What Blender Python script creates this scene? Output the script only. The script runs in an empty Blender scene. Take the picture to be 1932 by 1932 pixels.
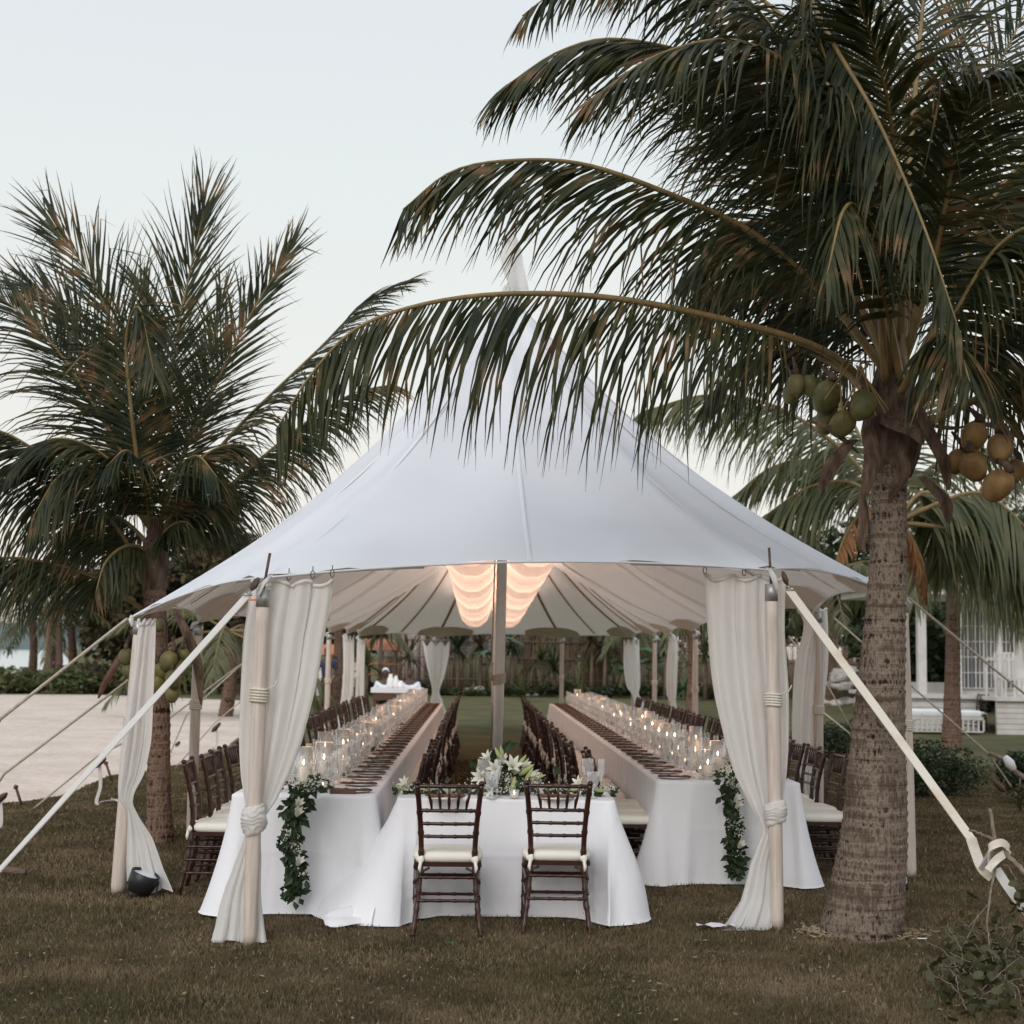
import bpy, math, random
import numpy as np
from mathutils import Vector, Matrix, noise as mnoise
random.seed(7)
R_ = math.radians
# ------------------------------------------------------------ camera, world, sun, exposure
F = 2800.0; CZ = 1.7
yaw, pit, rol = R_(1.15), R_(5.45), R_(0.9)
cf = Vector((math.sin(yaw)*math.cos(pit), math.cos(yaw)*math.cos(pit), math.sin(pit)))
_r = Vector((math.cos(yaw), -math.sin(yaw), 0)); _u = _r.cross(cf)
CR = _r*math.cos(rol) + _u*math.sin(rol); CU = _u*math.cos(rol) - _r*math.sin(rol)
CAM = Vector((0, 0, CZ))
scene = bpy.context.scene
cd = bpy.data.cameras.new('camera'); cam = bpy.data.objects.new('camera', cd)
scene.collection.objects.link(cam); scene.camera = cam
cd.sensor_fit = 'HORIZONTAL'; cd.sensor_width = 24.0; cd.lens = 24.0*F/1932
cd.clip_start = 0.1; cd.clip_end = 9000
m = Matrix((CR, CU, -cf)).transposed().to_4x4(); m.translation = CAM; cam.matrix_world = m
cd.dof.use_dof = True; cd.dof.focus_distance = 9.3; cd.dof.aperture_fstop = 2.2
w = bpy.data.worlds.new('World'); scene.world = w; w.use_nodes = True
nt = w.node_tree; bg = nt.nodes['Background']
sky = nt.nodes.new('ShaderNodeTexSky'); sky.sky_type = 'NISHITA'; sky.sun_disc = False
SUN_EL, SUN_ROT = R_(8), R_(200)
sky.sun_elevation = SUN_EL; sky.sun_rotation = SUN_ROT
sky.air_density = 1.0; sky.dust_density = 4.0; sky.ozone_density = 2.0
tcw = nt.nodes.new('ShaderNodeTexCoord'); sepw = nt.nodes.new('ShaderNodeSeparateXYZ')
nt.links.new(tcw.outputs['Generated'], sepw.inputs[0])
rampw = nt.nodes.new('ShaderNodeValToRGB')   # thin veil of dusk cloud that lifts the Nishita sky to near white
e = rampw.color_ramp.elements
e[0].position = 0.0; e[0].color = (0.80, 0.74, 0.685, 1)
e[1].position = 0.55; e[1].color = (0.635, 0.672, 0.745, 1)
x = rampw.color_ramp.elements.new(0.13); x.color = (0.765, 0.755, 0.715, 1)
x = rampw.color_ramp.elements.new(0.30); x.color = (0.705, 0.745, 0.735, 1)
nt.links.new(sepw.outputs['Z'], rampw.inputs[0])
scl = nt.nodes.new('ShaderNodeVectorMath'); scl.operation = 'SCALE'; scl.inputs['Scale'].default_value = 11.4
nt.links.new(rampw.outputs['Color'], scl.inputs[0])
mixw = nt.nodes.new('ShaderNodeMix'); mixw.data_type = 'RGBA'; mixw.inputs[0].default_value = 0.9
nt.links.new(sky.outputs[0], mixw.inputs[6]); nt.links.new(scl.outputs[0], mixw.inputs[7])
nt.links.new(mixw.outputs[2], bg.inputs['Color']); bg.inputs['Strength'].default_value = 0.1
sl = bpy.data.lights.new('sun', 'SUN'); sun = bpy.data.objects.new('sun', sl); scene.collection.objects.link(sun)
sl.energy = 1.3; sl.angle = R_(35); sl.color = (1.0, 0.97, 0.94)
_sd = Vector((math.sin(SUN_ROT)*math.cos(R_(35)), math.cos(SUN_ROT)*math.cos(R_(35)), math.sin(R_(35))))
sun.rotation_euler = _sd.to_track_quat('Z', 'Y').to_euler()
scene.view_settings.view_transform = 'Standard'; scene.view_settings.look = 'None'
scene.view_settings.exposure = 0.13; scene.view_settings.gamma = 1.0
scene.cycles.max_bounces = 7; scene.cycles.transparent_max_bounces = 24
scene.cycles.diffuse_bounces = 3; scene.cycles.glossy_bounces = 2; scene.cycles.transmission_bounces = 4
scene.cycles.sample_clamp_indirect = 4.0; scene.cycles.use_denoising = True

# ------------------------------------------------------------ pixel helpers (photo scaled to 1932 px)
def ray(px, py): return cf + CR*((px-966)/F) + CU*((966-py)/F)
def G(px, py, z=0.0):
    d = ray(px, py); t = (z-CZ)/d.z; return CAM + d*t
def P(px, py, Y):
    d = ray(px, py); return CAM + d*(Y/d.y)
# ------------------------------------------------------------ materials
def mat(name, c1, c2=None, scale=8.0, rough=0.6, bump=0.0, bscale=None, spec=0.3, trans=0.0, metal=0.0,
        stretch=(1, 1, 1), c3=None, coord='Object', detail=4, emis=None, estr=0.0, tcol=None, lo=0.35, hi=0.65, bdist=.02):
    m = bpy.data.materials.new(name); m.use_nodes = True
    n = m.node_tree.nodes; l = m.node_tree.links; b = n['Principled BSDF']; out = n['Material Output']
    b.inputs['Roughness'].default_value = rough; b.inputs['Metallic'].default_value = metal
    b.inputs['Specular IOR Level'].default_value = spec
    tc = n.new('ShaderNodeTexCoord'); mp = n.new('ShaderNodeMapping'); l.new(tc.outputs[coord], mp.inputs[0])
    mp.inputs['Scale'].default_value = stretch
    col = None
    if c2 is None: b.inputs['Base Color'].default_value = (*c1, 1)
    else:
        nz = n.new('ShaderNodeTexNoise'); nz.inputs['Scale'].default_value = scale; nz.inputs['Detail'].default_value = detail
        l.new(mp.outputs[0], nz.inputs['Vector'])
        rp = n.new('ShaderNodeValToRGB'); l.new(nz.outputs['Fac'], rp.inputs[0])
        rp.color_ramp.elements[0].position = lo; rp.color_ramp.elements[0].color = (*c1, 1)
        rp.color_ramp.elements[1].position = hi; rp.color_ramp.elements[1].color = (*c2, 1)
        if c3: q = rp.color_ramp.elements.new(min(.99, hi+.12)); q.color = (*c3, 1)
        l.new(rp.outputs[0], b.inputs['Base Color']); col = rp.outputs[0]
    if bump:
        n2 = n.new('ShaderNodeTexNoise'); n2.inputs['Scale'].default_value = bscale or scale*3; n2.inputs['Detail'].default_value = 5
        l.new(mp.outputs[0], n2.inputs['Vector'])
        bp = n.new('ShaderNodeBump'); bp.inputs['Strength'].default_value = bump; bp.inputs['Distance'].default_value = bdist
        l.new(n2.outputs['Fac'], bp.inputs['Height']); l.new(bp.outputs[0], b.inputs['Normal'])
    if emis: b.inputs['Emission Color'].default_value = (*emis, 1); b.inputs['Emission Strength'].default_value = estr
    if trans:
        t = n.new('ShaderNodeBsdfTranslucent'); mx = n.new('ShaderNodeMixShader'); mx.inputs[0].default_value = trans
        if col and not tcol: l.new(col, t.inputs[0])
        else: t.inputs[0].default_value = (*(tcol or c1), 1)
        l.new(b.outputs[0], mx.inputs[1]); l.new(t.outputs[0], mx.inputs[2]); l.new(mx.outputs[0], out.inputs[0])
    m['_']=0
    return m
def glass_mat(name, painted_haze=0.06, tint=(0.96, 0.98, 0.97)):
    m = bpy.data.materials.new(name); m.use_nodes = True; n = m.node_tree.nodes; l = m.node_tree.links
    n.remove(n['Principled BSDF']); out = n['Material Output']
    t = n.new('ShaderNodeBsdfTransparent'); t.inputs[0].default_value = (*tint, 1)
    g = n.new('ShaderNodeBsdfGlossy'); g.inputs['Roughness'].default_value = 0.04
    d = n.new('ShaderNodeBsdfDiffuse'); d.inputs[0].default_value = (.85, .85, .85, 1)
    lw = n.new('ShaderNodeLayerWeight'); lw.inputs['Blend'].default_value = 0.35
    a = n.new('ShaderNodeMixShader'); l.new(lw.outputs['Facing'], a.inputs[0]); l.new(t.outputs[0], a.inputs[1]); l.new(g.outputs[0], a.inputs[2])
    c = n.new('ShaderNodeMixShader'); c.inputs[0].default_value = painted_haze; l.new(a.outputs[0], c.inputs[1]); l.new(d.outputs[0], c.inputs[2])  # white diffuse mixed in to paint a whitish haze on the clear glass
    l.new(c.outputs[0], out.inputs[0]); return m
M = {}
M['canvas'] = mat('canvas', (.78, .815, .875), (.83, .86, .905), .8, .75, .35, 1.6, .1, trans=.20, tcol=(.86, .77, .66))
M['curtain'] = mat('curtain cloth', (.89, .88, .87), (.92, .91, .90), 3, .85, .35, 9, .05, trans=.50, tcol=(.90, .88, .84))
M['linen'] = mat('white linen', (.82, .82, .86), (.85, .85, .88), 2, .8, .55, 3.2, .1, bdist=.05, stretch=(1, 1, .45))
M['seam'] = mat('brown webbing', (.30, .18, .12), (.38, .25, .17), 12, .8)
M['patch'] = mat('doubled canvas', (.62, .57, .51), (.68, .63, .57), 3, .8)
M['seam2'] = mat('peach cord', (.50, .30, .22), rough=.9)
M['pole'] = mat('bleached pine', (.54, .46, .40), (.66, .58, .52), 5, .65, .2, 20, .2, stretch=(9, 9, .6))
M['alu'] = mat('brushed aluminium', (.64, .63, .62), (.72, .71, .70), 20, .35, .05, 60, .5, metal=.25, stretch=(8, 8, .5))
M['steel'] = mat('galvanised steel', (.38, .38, .38), (.5, .5, .5), 20, .45, .1, 60, .5, metal=.7)
M['rust'] = mat('dark steel', (.05, .035, .03), (.12, .06, .04), 20, .55, spec=.4)
M['strap'] = mat('strap webbing', (.70, .66, .58), (.56, .47, .35), 4, .8, .3, 90, .1, detail=6, lo=.5, hi=.8)
M['rope'] = mat('rope', (.42, .37, .30), (.55, .50, .42), 30, .9, .5, 80)
M['mahogany'] = mat('mahogany lacquer', (.026, .009, .007), (.050, .015, .010), 14, .28, .05, 60, .5, stretch=(3, 3, .6))
M['cushion'] = mat('ivory cushion', (.80, .77, .69), (.85, .82, .75), 4, .85, .3, 9, .1)
M['napkin'] = mat('brown napkin', (.10, .045, .032), (.17, .08, .055), 30, .9, .4, 60)
M['darkwood'] = mat('dark wood', (.09, .045, .03), (.14, .07, .05), 20, .5)
M['china'] = mat('white china', (.84, .82, .79), rough=.25, spec=.5)
M['glass'] = glass_mat('clear glass', .24, (.98,.98,.98))
M['vase'] = glass_mat('hurricane glass', .13, (.98,.98,.97))
M['wax'] = mat('candle wax', (.86, .80, .70), rough=.5, emis=(1, .6, .35), estr=.12)
M['flame'] = mat('flame', (1, .8, .5), emis=(1, .80, .62), estr=9)
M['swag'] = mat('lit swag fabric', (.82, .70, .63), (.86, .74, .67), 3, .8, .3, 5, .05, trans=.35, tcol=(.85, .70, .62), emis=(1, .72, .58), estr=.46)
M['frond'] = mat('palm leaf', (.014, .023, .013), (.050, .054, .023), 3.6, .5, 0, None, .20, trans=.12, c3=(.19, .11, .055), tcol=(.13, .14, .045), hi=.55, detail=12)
M['frond2'] = mat('olive palm leaf', (.06, .075, .035), (.13, .125, .055), 3, .5, 0, None, .4, trans=.2, c3=(.24, .16, .08), tcol=(.16, .18, .06), detail=8)
M['dryfrond'] = mat('dry palm leaf', (.22, .10, .04), (.36, .19, .08), 4, .7, trans=.3)
M['rib'] = mat('palm rib', (.17, .125, .055), (.26, .18, .075), 6, .5, .2, 30, stretch=(2, 2, 1))
M['husk'] = mat('palm sheath', (.060, .038, .028), (.17, .115, .085), 7, .9, 1.0, 26, stretch=(3, 3, .8), detail=8)
M['coco'] = mat('green coconut', (.075, .080, .030), (.17, .145, .055), 7, .5, .3, 14, .3, c3=(.22, .13, .06), detail=8)
M['coco2'] = mat('ripe coconut', (.15, .085, .032), (.29, .18, .07), 8, .5, .35, 14, .3, detail=8)
M['sand'] = mat('sand', (.60, .51, .43), (.70, .61, .53), .7, .95, 1.0, 3.5, bdist=.12, detail=9)
M['hills'] = mat('far headland', (.10, .14, .15), (.14, .17, .16), .02, 1)
M['water'] = mat('water', (.45, .60, .62), rough=.15, spec=.5, bump=.3, bscale=1.2)
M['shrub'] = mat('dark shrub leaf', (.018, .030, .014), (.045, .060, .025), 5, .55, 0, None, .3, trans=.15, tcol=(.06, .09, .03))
M['seagrape'] = mat('beach shrub leaf', (.06, .085, .03), (.13, .14, .055), 1.2, .55, 0, None, .3, trans=.2, c3=(.25, .10, .05))
M['brownleaf'] = mat('dull brown leaf', (.05, .045, .025), (.12, .09, .05), 1.5, .7, trans=.2, c3=(.2, .11, .06))
M['brownleaf2'] = mat('dry leaf litter', (.16, .11, .06), (.34, .27, .18), 8, .8)
M['brightleaf'] = mat('bright leaf', (.06, .14, .07), (.10, .19, .08), 3, .4, 0, None, .4, trans=.25)
M['garland'] = mat('garland leaf', (.022, .045, .022), (.05, .075, .03), 30, .4, 0, None, .4, trans=.1)
M['petal'] = mat('white petal', (.80, .78, .68), (.85, .84, .78), 40, .6, trans=.25, tcol=(.85, .85, .7))
M['bud'] = mat('lily bud', (.30, .36, .14), (.42, .44, .22), 30, .5)
M['stem'] = mat('green stem', (.08, .12, .05), rough=.6)
M['twig'] = mat('twig bark', (.16, .12, .09), (.28, .23, .18), 20, .9, .6, 60)
M['ovalleaf'] = mat('cut branch leaf', (.030, .034, .014), (.085, .080, .034), 6, .5, 0, None, .3, trans=.15)
M['reed'] = mat('reed', (.13, .085, .06), (.30, .21, .15), 3, .9, .5, 20, stretch=(14, 14, .6))
M['barkbrown'] = mat('brown bark', (.14, .10, .075), (.24, .18, .14), 8, .9, .8, 20, stretch=(1, 1, 4))
M['rock'] = mat('pale rock', (.55, .50, .46), (.72, .68, .64), 5, .9, .6, 12)
M['whitewood'] = mat('white painted boards', (.56, .53, .50), (.66, .63, .60), 3, .7, .2, 10)
M['pinkboard'] = mat('weathered pale boards', (.50, .40, .36), (.6, .5, .46), 3, .8)
M['terra'] = mat('terracotta', (.50, .20, .11), (.6, .27, .16), 4, .8)
M['darkgap'] = mat('dark opening', (.02, .02, .018), rough=.9)
M['winglass'] = mat('window glass', (.10, .12, .13), rough=.1, spec=.6)
M['black'] = mat('black plastic', (.015, .016, .018), rough=.4, spec=.4)
M['lens'] = mat('pale lens', (.7, .75, .8), rough=.2)
M['orange'] = mat('orange webbing', (.75, .2, .05), rough=.7)
M['skin'] = mat('dark skin', (.09, .05, .035), rough=.5)
M['shirt'] = mat('white shirt', (.78, .82, .88), rough=.9)
M['navy'] = mat('navy cloth', (.04, .05, .09), rough=.9)
M['upholstery'] = mat('white upholstery', (.76, .76, .78), (.82, .82, .83), 3, .9)

# ---- trunk bark of the coconut palms: rings, vertical fissures, pale lichen
def bark(name, ca, cb, ring=9.0):
    m = bpy.data.materials.new(name); m.use_nodes = True; n = m.node_tree.nodes; l = m.node_tree.links; b = n['Principled BSDF']
    b.inputs['Roughness'].default_value = .9; b.inputs['Specular IOR Level'].default_value = .15
    tc = n.new('ShaderNodeTexCoord')
    def nz(sc, st, det=5):
        mp = n.new('ShaderNodeMapping'); mp.inputs['Scale'].default_value = st; l.new(tc.outputs['Object'], mp.inputs[0])
        q = n.new('ShaderNodeTexNoise'); q.inputs['Scale'].default_value = sc; q.inputs['Detail'].default_value = det; l.new(mp.outputs[0], q.inputs['Vector']); return q.outputs['Fac']
    def math_(op, a, b_=None):
        q = n.new('ShaderNodeMath'); q.operation = op
        for i, v in enumerate((a, b_)):
            if v is None: continue
            if isinstance(v, (int, float)): q.inputs[i].default_value = v
            else: l.new(v, q.inputs[i])
        return q.outputs[0]
    rings = nz(1, (.9, .9, ring*2.6), 6); fiss = nz(1, (55, 55, 11), 6); big = nz(1, (5, 5, 3), 3); speck = nz(60, (1, 1, 1), 2)
    s = math_('ADD', math_('MULTIPLY', rings, .85), math_('ADD', math_('MULTIPLY', fiss, .75), math_('MULTIPLY', big, .55)))
    rp = n.new('ShaderNodeValToRGB'); l.new(s, rp.inputs[0]); el = rp.color_ramp.elements
    el[0].position = .86; el[0].color = (ca[0]*.25, ca[1]*.22, ca[2]*.2, 1); el[1].position = 1.28; el[1].color = (*cb, 1)
    q = el.new(1.0); q.color = (*ca, 1)
    for i, e_ in enumerate(el): e_.position = (.70, .84, .98)[i] if i < 3 else 1
    s2 = math_('MULTIPLY', s, .80); l.new(s2, rp.inputs[0])
    sp = n.new('ShaderNodeValToRGB'); sp.color_ramp.elements[0].position = .66; sp.color_ramp.elements[1].position = .72; l.new(speck, sp.inputs[0])
    mx = n.new('ShaderNodeMix'); mx.data_type = 'RGBA'; l.new(math_('MULTIPLY', sp.outputs[0], .5), mx.inputs[0]); l.new(rp.outputs[0], mx.inputs[6]); mx.inputs[7].default_value = (.42, .38, .33, 1)
    l.new(mx.outputs[2], b.inputs['Base Color'])
    bp = n.new('ShaderNodeBump'); bp.inputs['Strength'].default_value = .9; bp.inputs['Distance'].default_value = .03; l.new(s, bp.inputs['Height']); l.new(bp.outputs[0], b.inputs['Normal'])
    return m
M['palmbark'] = bark('palm bark', (.105, .073, .055), (.24, .19, .15))
M['palmbark2'] = bark('brown palm bark', (.13, .075, .055), (.24, .16, .12))

# ---- lawn: worn brown near the camera, greener further off
def lawn():
    m = bpy.data.materials.new('lawn'); m.use_nodes = True; n = m.node_tree.nodes; l = m.node_tree.links; b = n['Principled BSDF']
    b.inputs['Roughness'].default_value = .95; b.inputs['Specular IOR Level'].default_value = .1
    tc = n.new('ShaderNodeTexCoord')
    def nz(sc, det, lo, hi, c1, c2):
        q = n.new('ShaderNodeTexNoise'); q.inputs['Scale'].default_value = sc; q.inputs['Detail'].default_value = det; l.new(tc.outputs['Object'], q.inputs['Vector'])
        r = n.new('ShaderNodeValToRGB'); r.color_ramp.elements[0].position = lo; r.color_ramp.elements[1].position = hi
        r.color_ramp.elements[0].color = (*c1, 1); r.color_ramp.elements[1].color = (*c2, 1); l.new(q.outputs['Fac'], r.inputs[0]); return q, r
    q1, near = nz(2.2, 8, .38, .64, (.075, .058, .032), (.20, .150, .095))
    q2, far = nz(.8, 8, .35, .68, (.100, .100, .045), (.165, .155, .085))
    sp = n.new('ShaderNodeSeparateXYZ'); l.new(tc.outputs['Object'], sp.inputs[0])
    mr = n.new('ShaderNodeMapRange'); mr.inputs[1].default_value = 17; mr.inputs[2].default_value = 24; l.new(sp.outputs['Y'], mr.inputs[0])
    mx = n.new('ShaderNodeMix'); mx.data_type = 'RGBA'; l.new(mr.outputs[0], mx.inputs[0]); l.new(near.outputs[0], mx.inputs[6]); l.new(far.outputs[0], mx.inputs[7])
    l.new(mx.outputs[2], b.inputs['Base Color'])
    q3 = n.new('ShaderNodeTexNoise'); q3.inputs['Scale'].default_value = 40; q3.inputs['Detail'].default_value = 6; l.new(tc.outputs['Object'], q3.inputs['Vector'])
    bp = n.new('ShaderNodeBump'); bp.inputs['Strength'].default_value = 1; bp.inputs['Distance'].default_value = .04; l.new(q3.outputs['Fac'], bp.inputs['Height']); l.new(bp.outputs[0], b.inputs['Normal'])
    return m
M['lawn'] = lawn()
M['blade'] = mat('brown grass blade', (.105, .080, .045), (.25, .185, .115), 1.1, .7, 0, None, .15, trans=.2, detail=12, lo=.36, hi=.62)
M['blade2'] = mat('green grass blade', (.062, .060, .026), (.135, .115, .055), 2.0, .7, 0, None, .15, trans=.2, detail=8)
M['blade3'] = mat('straw grass blade', (.26, .20, .13), (.40, .33, .23), 9, .8, 0, None, .15, trans=.2)

# ------------------------------------------------------------ mesh building
col = scene.collection
class MB:
    def __init__(s): s.v = []; s.f = []; s.mi = []; s.cur = 0
    def add(s, vs, fs):
        o = len(s.v); s.v.extend(tuple(v) for v in vs); s.f.extend(tuple(i+o for i in f) for f in fs); s.mi.extend([s.cur]*len(fs)); return s
    def box(s, lo, hi, M_=None):
        x0, y0, z0 = lo; x1, y1, z1 = hi
        vs = [Vector(p) for p in ((x0,y0,z0),(x1,y0,z0),(x1,y1,z0),(x0,y1,z0),(x0,y0,z1),(x1,y0,z1),(x1,y1,z1),(x0,y1,z1))]
        if M_: vs = [M_ @ v for v in vs]
        return s.add(vs, [(0,3,2,1),(4,5,6,7),(0,1,5,4),(1,2,6,5),(2,3,7,6),(3,0,4,7)])
    def tube(s, pts, rad, n=8, cap=True, sx=1.0):
        pts = [Vector(p) for p in pts]; k = len(pts)
        if not hasattr(rad, '__len__'): rad = [rad]*k
        vs = []; fs = []; prev = None
        for i, p in enumerate(pts):
            t = (pts[min(i+1, k-1)] - pts[max(i-1, 0)])
            t = t.normalized() if t.length > 1e-9 else Vector((0, 0, 1))
            if prev is None:
                a = t.orthogonal().normalized() if abs(t.z) < .9 else (Vector((1, 0, 0)) - t*t.x).normalized()
            else: a = (prev - t*prev.dot(t)).normalized()
            prev = a; b = t.cross(a)
            for j in range(n):
                q = 2*math.pi*j/n; vs.append(p + a*(rad[i]*math.cos(q)*sx) + b*(rad[i]*math.sin(q)))
        for i in range(k-1):
            for j in range(n):
                j2 = (j+1) % n; fs.append((i*n+j, i*n+j2, (i+1)*n+j2, (i+1)*n+j))
        if cap: fs.append(tuple(range(n-1, -1, -1))); fs.append(tuple((k-1)*n+j for j in range(n)))
        return s.add(vs, fs)
    def lathe(s, prof, c=(0, 0, 0), n=16, cap=True):
        c = Vector(c); return s.tube([c+Vector((0, 0, z)) for r, z in prof], [max(r, 1e-4) for r, z in prof], n, cap)
    def grid(s, rows, closed=False):
        h = len(rows); k = len(rows[0]); vs = [p for r in rows for p in r]
        fs = [(i*k+j, i*k+(j+1) % k, (i+1)*k+(j+1) % k, (i+1)*k+j) for i in range(h-1) for j in range(k if closed else k-1)]
        return s.add(vs, fs)
    def ell(s, c, r, n=12, h=8, ax=None, jit=0.0, seed=0):
        c = Vector(c); rows = []; rr = random.Random(seed)
        for i in range(h+1):
            a = math.pi*i/h; row = []
            for j in range(n):
                b = 2*math.pi*j/n; v = Vector((math.sin(a)*math.cos(b), math.sin(a)*math.sin(b), -math.cos(a)))
                k = 1 + (jit*mnoise.noise(v*1.6+Vector((seed*3.1, seed, 0))) if jit else 0)
                v = Vector((v.x*r[0]*k, v.y*r[1]*k, v.z*r[2]*k))
                if ax is not None: v = ax @ v
                row.append(c+v)
            rows.append(row)
        return s.grid(rows, True)
    def quad(s, c, a, b): return s.add([c-a-b, c+a-b, c+a+b, c-a+b], [(0, 1, 2, 3)])
    def build(s, name, m=None, parent=None, smooth=True, mats=None):
        me = bpy.data.meshes.new(name); me.from_pydata(s.v, [], s.f); me.update()
        for q in (mats or ([m] if m else [])): me.materials.append(q)
        if mats: me.polygons.foreach_set('material_index', s.mi)
        if smooth: me.polygons.foreach_set('use_smooth', [True]*len(me.polygons))
        o = bpy.data.objects.new(name, me); col.objects.link(o)
        if parent is not None: o.parent = parent; o.matrix_parent_inverse = Matrix.Translation(-parent.location) if parent.rotation_euler.z == 0 else Matrix.Identity(4)
        return o
def lbuild(mb, name, m, parent, smooth=True):     # geometry given in the parent's local frame
    o = mb.build(name, m, None, smooth); o.parent = parent; return o
def tag(o, label, cat, group=None, kind=None):
    if label: o['label'] = label
    if cat: o['category'] = cat
    if group: o['group'] = group
    if kind: o['kind'] = kind
    return o
def thing(name, label, cat, loc=(0, 0, 0), group=None, rz=0):
    o = bpy.data.objects.new(name, None); col.objects.link(o); o.location = loc; o.rotation_euler = (0, 0, rz)
    o.empty_display_size = .2; return tag(o, label, cat, group)
def struct(o): o['kind'] = 'structure'; return o
KIDS = {}
def copy_tree(o, loc, rz=0, label=None, group=None):
    c = o.copy(); col.objects.link(c); c.location = loc; c.rotation_euler = (0, 0, rz)
    if label: c['label'] = label
    if group: c['group'] = group
    for ch in KIDS[o.name]:
        q = ch.copy(); col.objects.link(q); q.parent = c
        for g in KIDS.get(ch.name, []):
            k = g.copy(); col.objects.link(k); k.parent = q
    return c
def reg(o):
    KIDS[o.name] = list(o.children)
    for c in o.children:
        if c.children: KIDS[c.name] = list(c.children)
def cat_rom(pts, n):
    pts = [Vector(p) for p in pts]; k = len(pts); out = []
    # arc-length-ish
    ls = [0]
    for i in range(k-1): ls.append(ls[-1] + (pts[i+1]-pts[i]).length)
    for q in range(n):
        s = ls[-1]*q/(n-1); i = 0
        while i < k-2 and ls[i+1] < s: i += 1
        t = (s-ls[i])/max(1e-9, ls[i+1]-ls[i])
        p0 = pts[i-1] if i > 0 else pts[i]*2-pts[i+1]; p3 = pts[i+2] if i+2 < k else pts[i+1]*2-pts[i]
        p1, p2 = pts[i], pts[i+1]
        out.append(.5*((2*p1)+(p2-p0)*t+(2*p0-5*p1+4*p2-p3)*t*t+(3*p1-p0-3*p2+p3)*t**3))
    return out
ORD = ['first','second','third','fourth','fifth','sixth','seventh','eighth','ninth','tenth','eleventh','twelfth','thirteenth','fourteenth','fifteenth','sixteenth','seventeenth','eighteenth','nineteenth']
def ordi(i):
    if i < 19: return ORD[i]
    t, u = divmod(i+1, 10); tens = {2: 'twent', 3: 'thirt', 4: 'fort', 5: 'fift'}[t]
    return tens+'ieth' if u == 0 else tens+'y-'+ORD[u-1]

# ============================================================ SETTING
def flat(name, poly, z, m):
    mb = MB(); mb.add([(x, y, z) for x, y in poly], [tuple(range(len(poly)))]); return struct(mb.build(name, m, smooth=False))
flat('ground', [(-60, -20), (900, -20), (900, 1500), (-420, 1500), (-16, 64), (-60, 64)], 0, M['lawn'])
_edge = [G(-60, 1560), G(0, 1521), G(57, 1512), G(152, 1485), G(213, 1462), G(323, 1445), G(445, 1396), G(520, 1350)]
ed = cat_rom(_edge, 40); rr = random.Random(3)
sp = [(p.x + rr.uniform(-.12, .12), p.y + rr.uniform(-.2, .2)) for p in ed]
sp = [(-30, 14), (sp[0][0]-3, sp[0][1]-.2)] + sp + [(-5.6, 44), (-8, 50), (-14, 54), (-40, 57), (-40, 14)]
flat('sand', sp, .004, M['sand'])
flat('water', [(-7000, 60), (7000, 60), (7000, 7000), (-7000, 7000)], -.6, M['water'])
mb = MB(); rows = []
for k, (dy, hz) in enumerate([(0, -1), (25, .55), (70, 1.0), (200, .8)]):
    row = []
    for i in range(38):
        x = -900 + i*26; h = (17 + 9*mnoise.noise(Vector((i*.09, 1, 0))) + 3*mnoise.noise(Vector((i*.6, 5, 0))))*hz if hz > 0 else -1
        row.append((x, 950+dy, h))
    rows.append(row)
mb.grid(rows); struct(mb.build('hills', M['hills']))

# ---- short turf near the camera (uncountable)
def turf(name, n, ylo, yhi, h0, seed):
    g = np.random.default_rng(seed)
    y = ylo + (yhi-ylo)*g.random(n)**1.7
    x = (g.random(n)-.5)*2*(y*.37+.3) + y*.02
    pg = np.array(sp); ins = np.zeros(n, bool); jn = len(pg)-1
    for i in range(len(pg)):
        xi, yi, xj, yj = pg[i][0], pg[i][1], pg[jn][0], pg[jn][1]; c_ = ((yi > y) != (yj > y)); 
        with np.errstate(divide='ignore', invalid='ignore'): ins ^= c_ & (x < (xj-xi)*(y-yi)/(yj-yi)+xi)
        jn = i
    x = x[~ins]; y = y[~ins]; n = len(x)
    lump = np.array([mnoise.noise(Vector((float(a)*1.6, float(b)*1.6, 0))) for a, b in zip(x, y)])
    h = h0*(.55+.7*g.random(n))*(1+.55*lump); an = g.random(n)*6.283; ln = g.random(n)*.9*h; la = g.random(n)*6.283
    wv = .0022+.0022*g.random(n); wv = wv*(1+(y-7)*.12)
    v = np.zeros((n, 3, 3), np.float32)
    v[:, 0, 0] = x-np.cos(an)*wv; v[:, 0, 1] = y-np.sin(an)*wv; v[:, 1, 0] = x+np.cos(an)*wv; v[:, 1, 1] = y+np.sin(an)*wv
    v[:, 2, 0] = x+np.cos(la)*ln; v[:, 2, 1] = y+np.sin(la)*ln; v[:, 2, 2] = h
    me = bpy.data.meshes.new(name); me.vertices.add(n*3); me.vertices.foreach_set('co', v.ravel())
    me.loops.add(n*3); me.loops.foreach_set('vertex_index', np.arange(n*3, dtype=np.int32))
    me.polygons.add(n); me.polygons.foreach_set('loop_start', np.arange(0, n*3, 3, dtype=np.int32)); me.polygons.foreach_set('loop_total', np.full(n, 3, np.int32))
    me.update(); me.validate(); [me.materials.append(M[q]) for q in ('blade', 'blade2', 'blade3')]
    pa = np.array([mnoise.noise(Vector((float(a)*.9+7, float(b)*.9, 3))) for a, b in zip(x, y)]); rv = g.random(n)
    mi = np.where(rv < .035+.05*np.clip(pa, 0, 1), 2, np.where(rv < .50-.55*pa+np.clip((y-11)*.03, 0, .35), 1, 0)).astype(np.int32)
    me.polygons.foreach_set('material_index', mi)
    o = bpy.data.objects.new(name, me); col.objects.link(o); o['kind'] = 'stuff'; o['label'] = 'short dry brownish green lawn grass in front of the tent'; return o
turf('grass', 460000, 6.3, 24, .026, 1)

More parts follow.
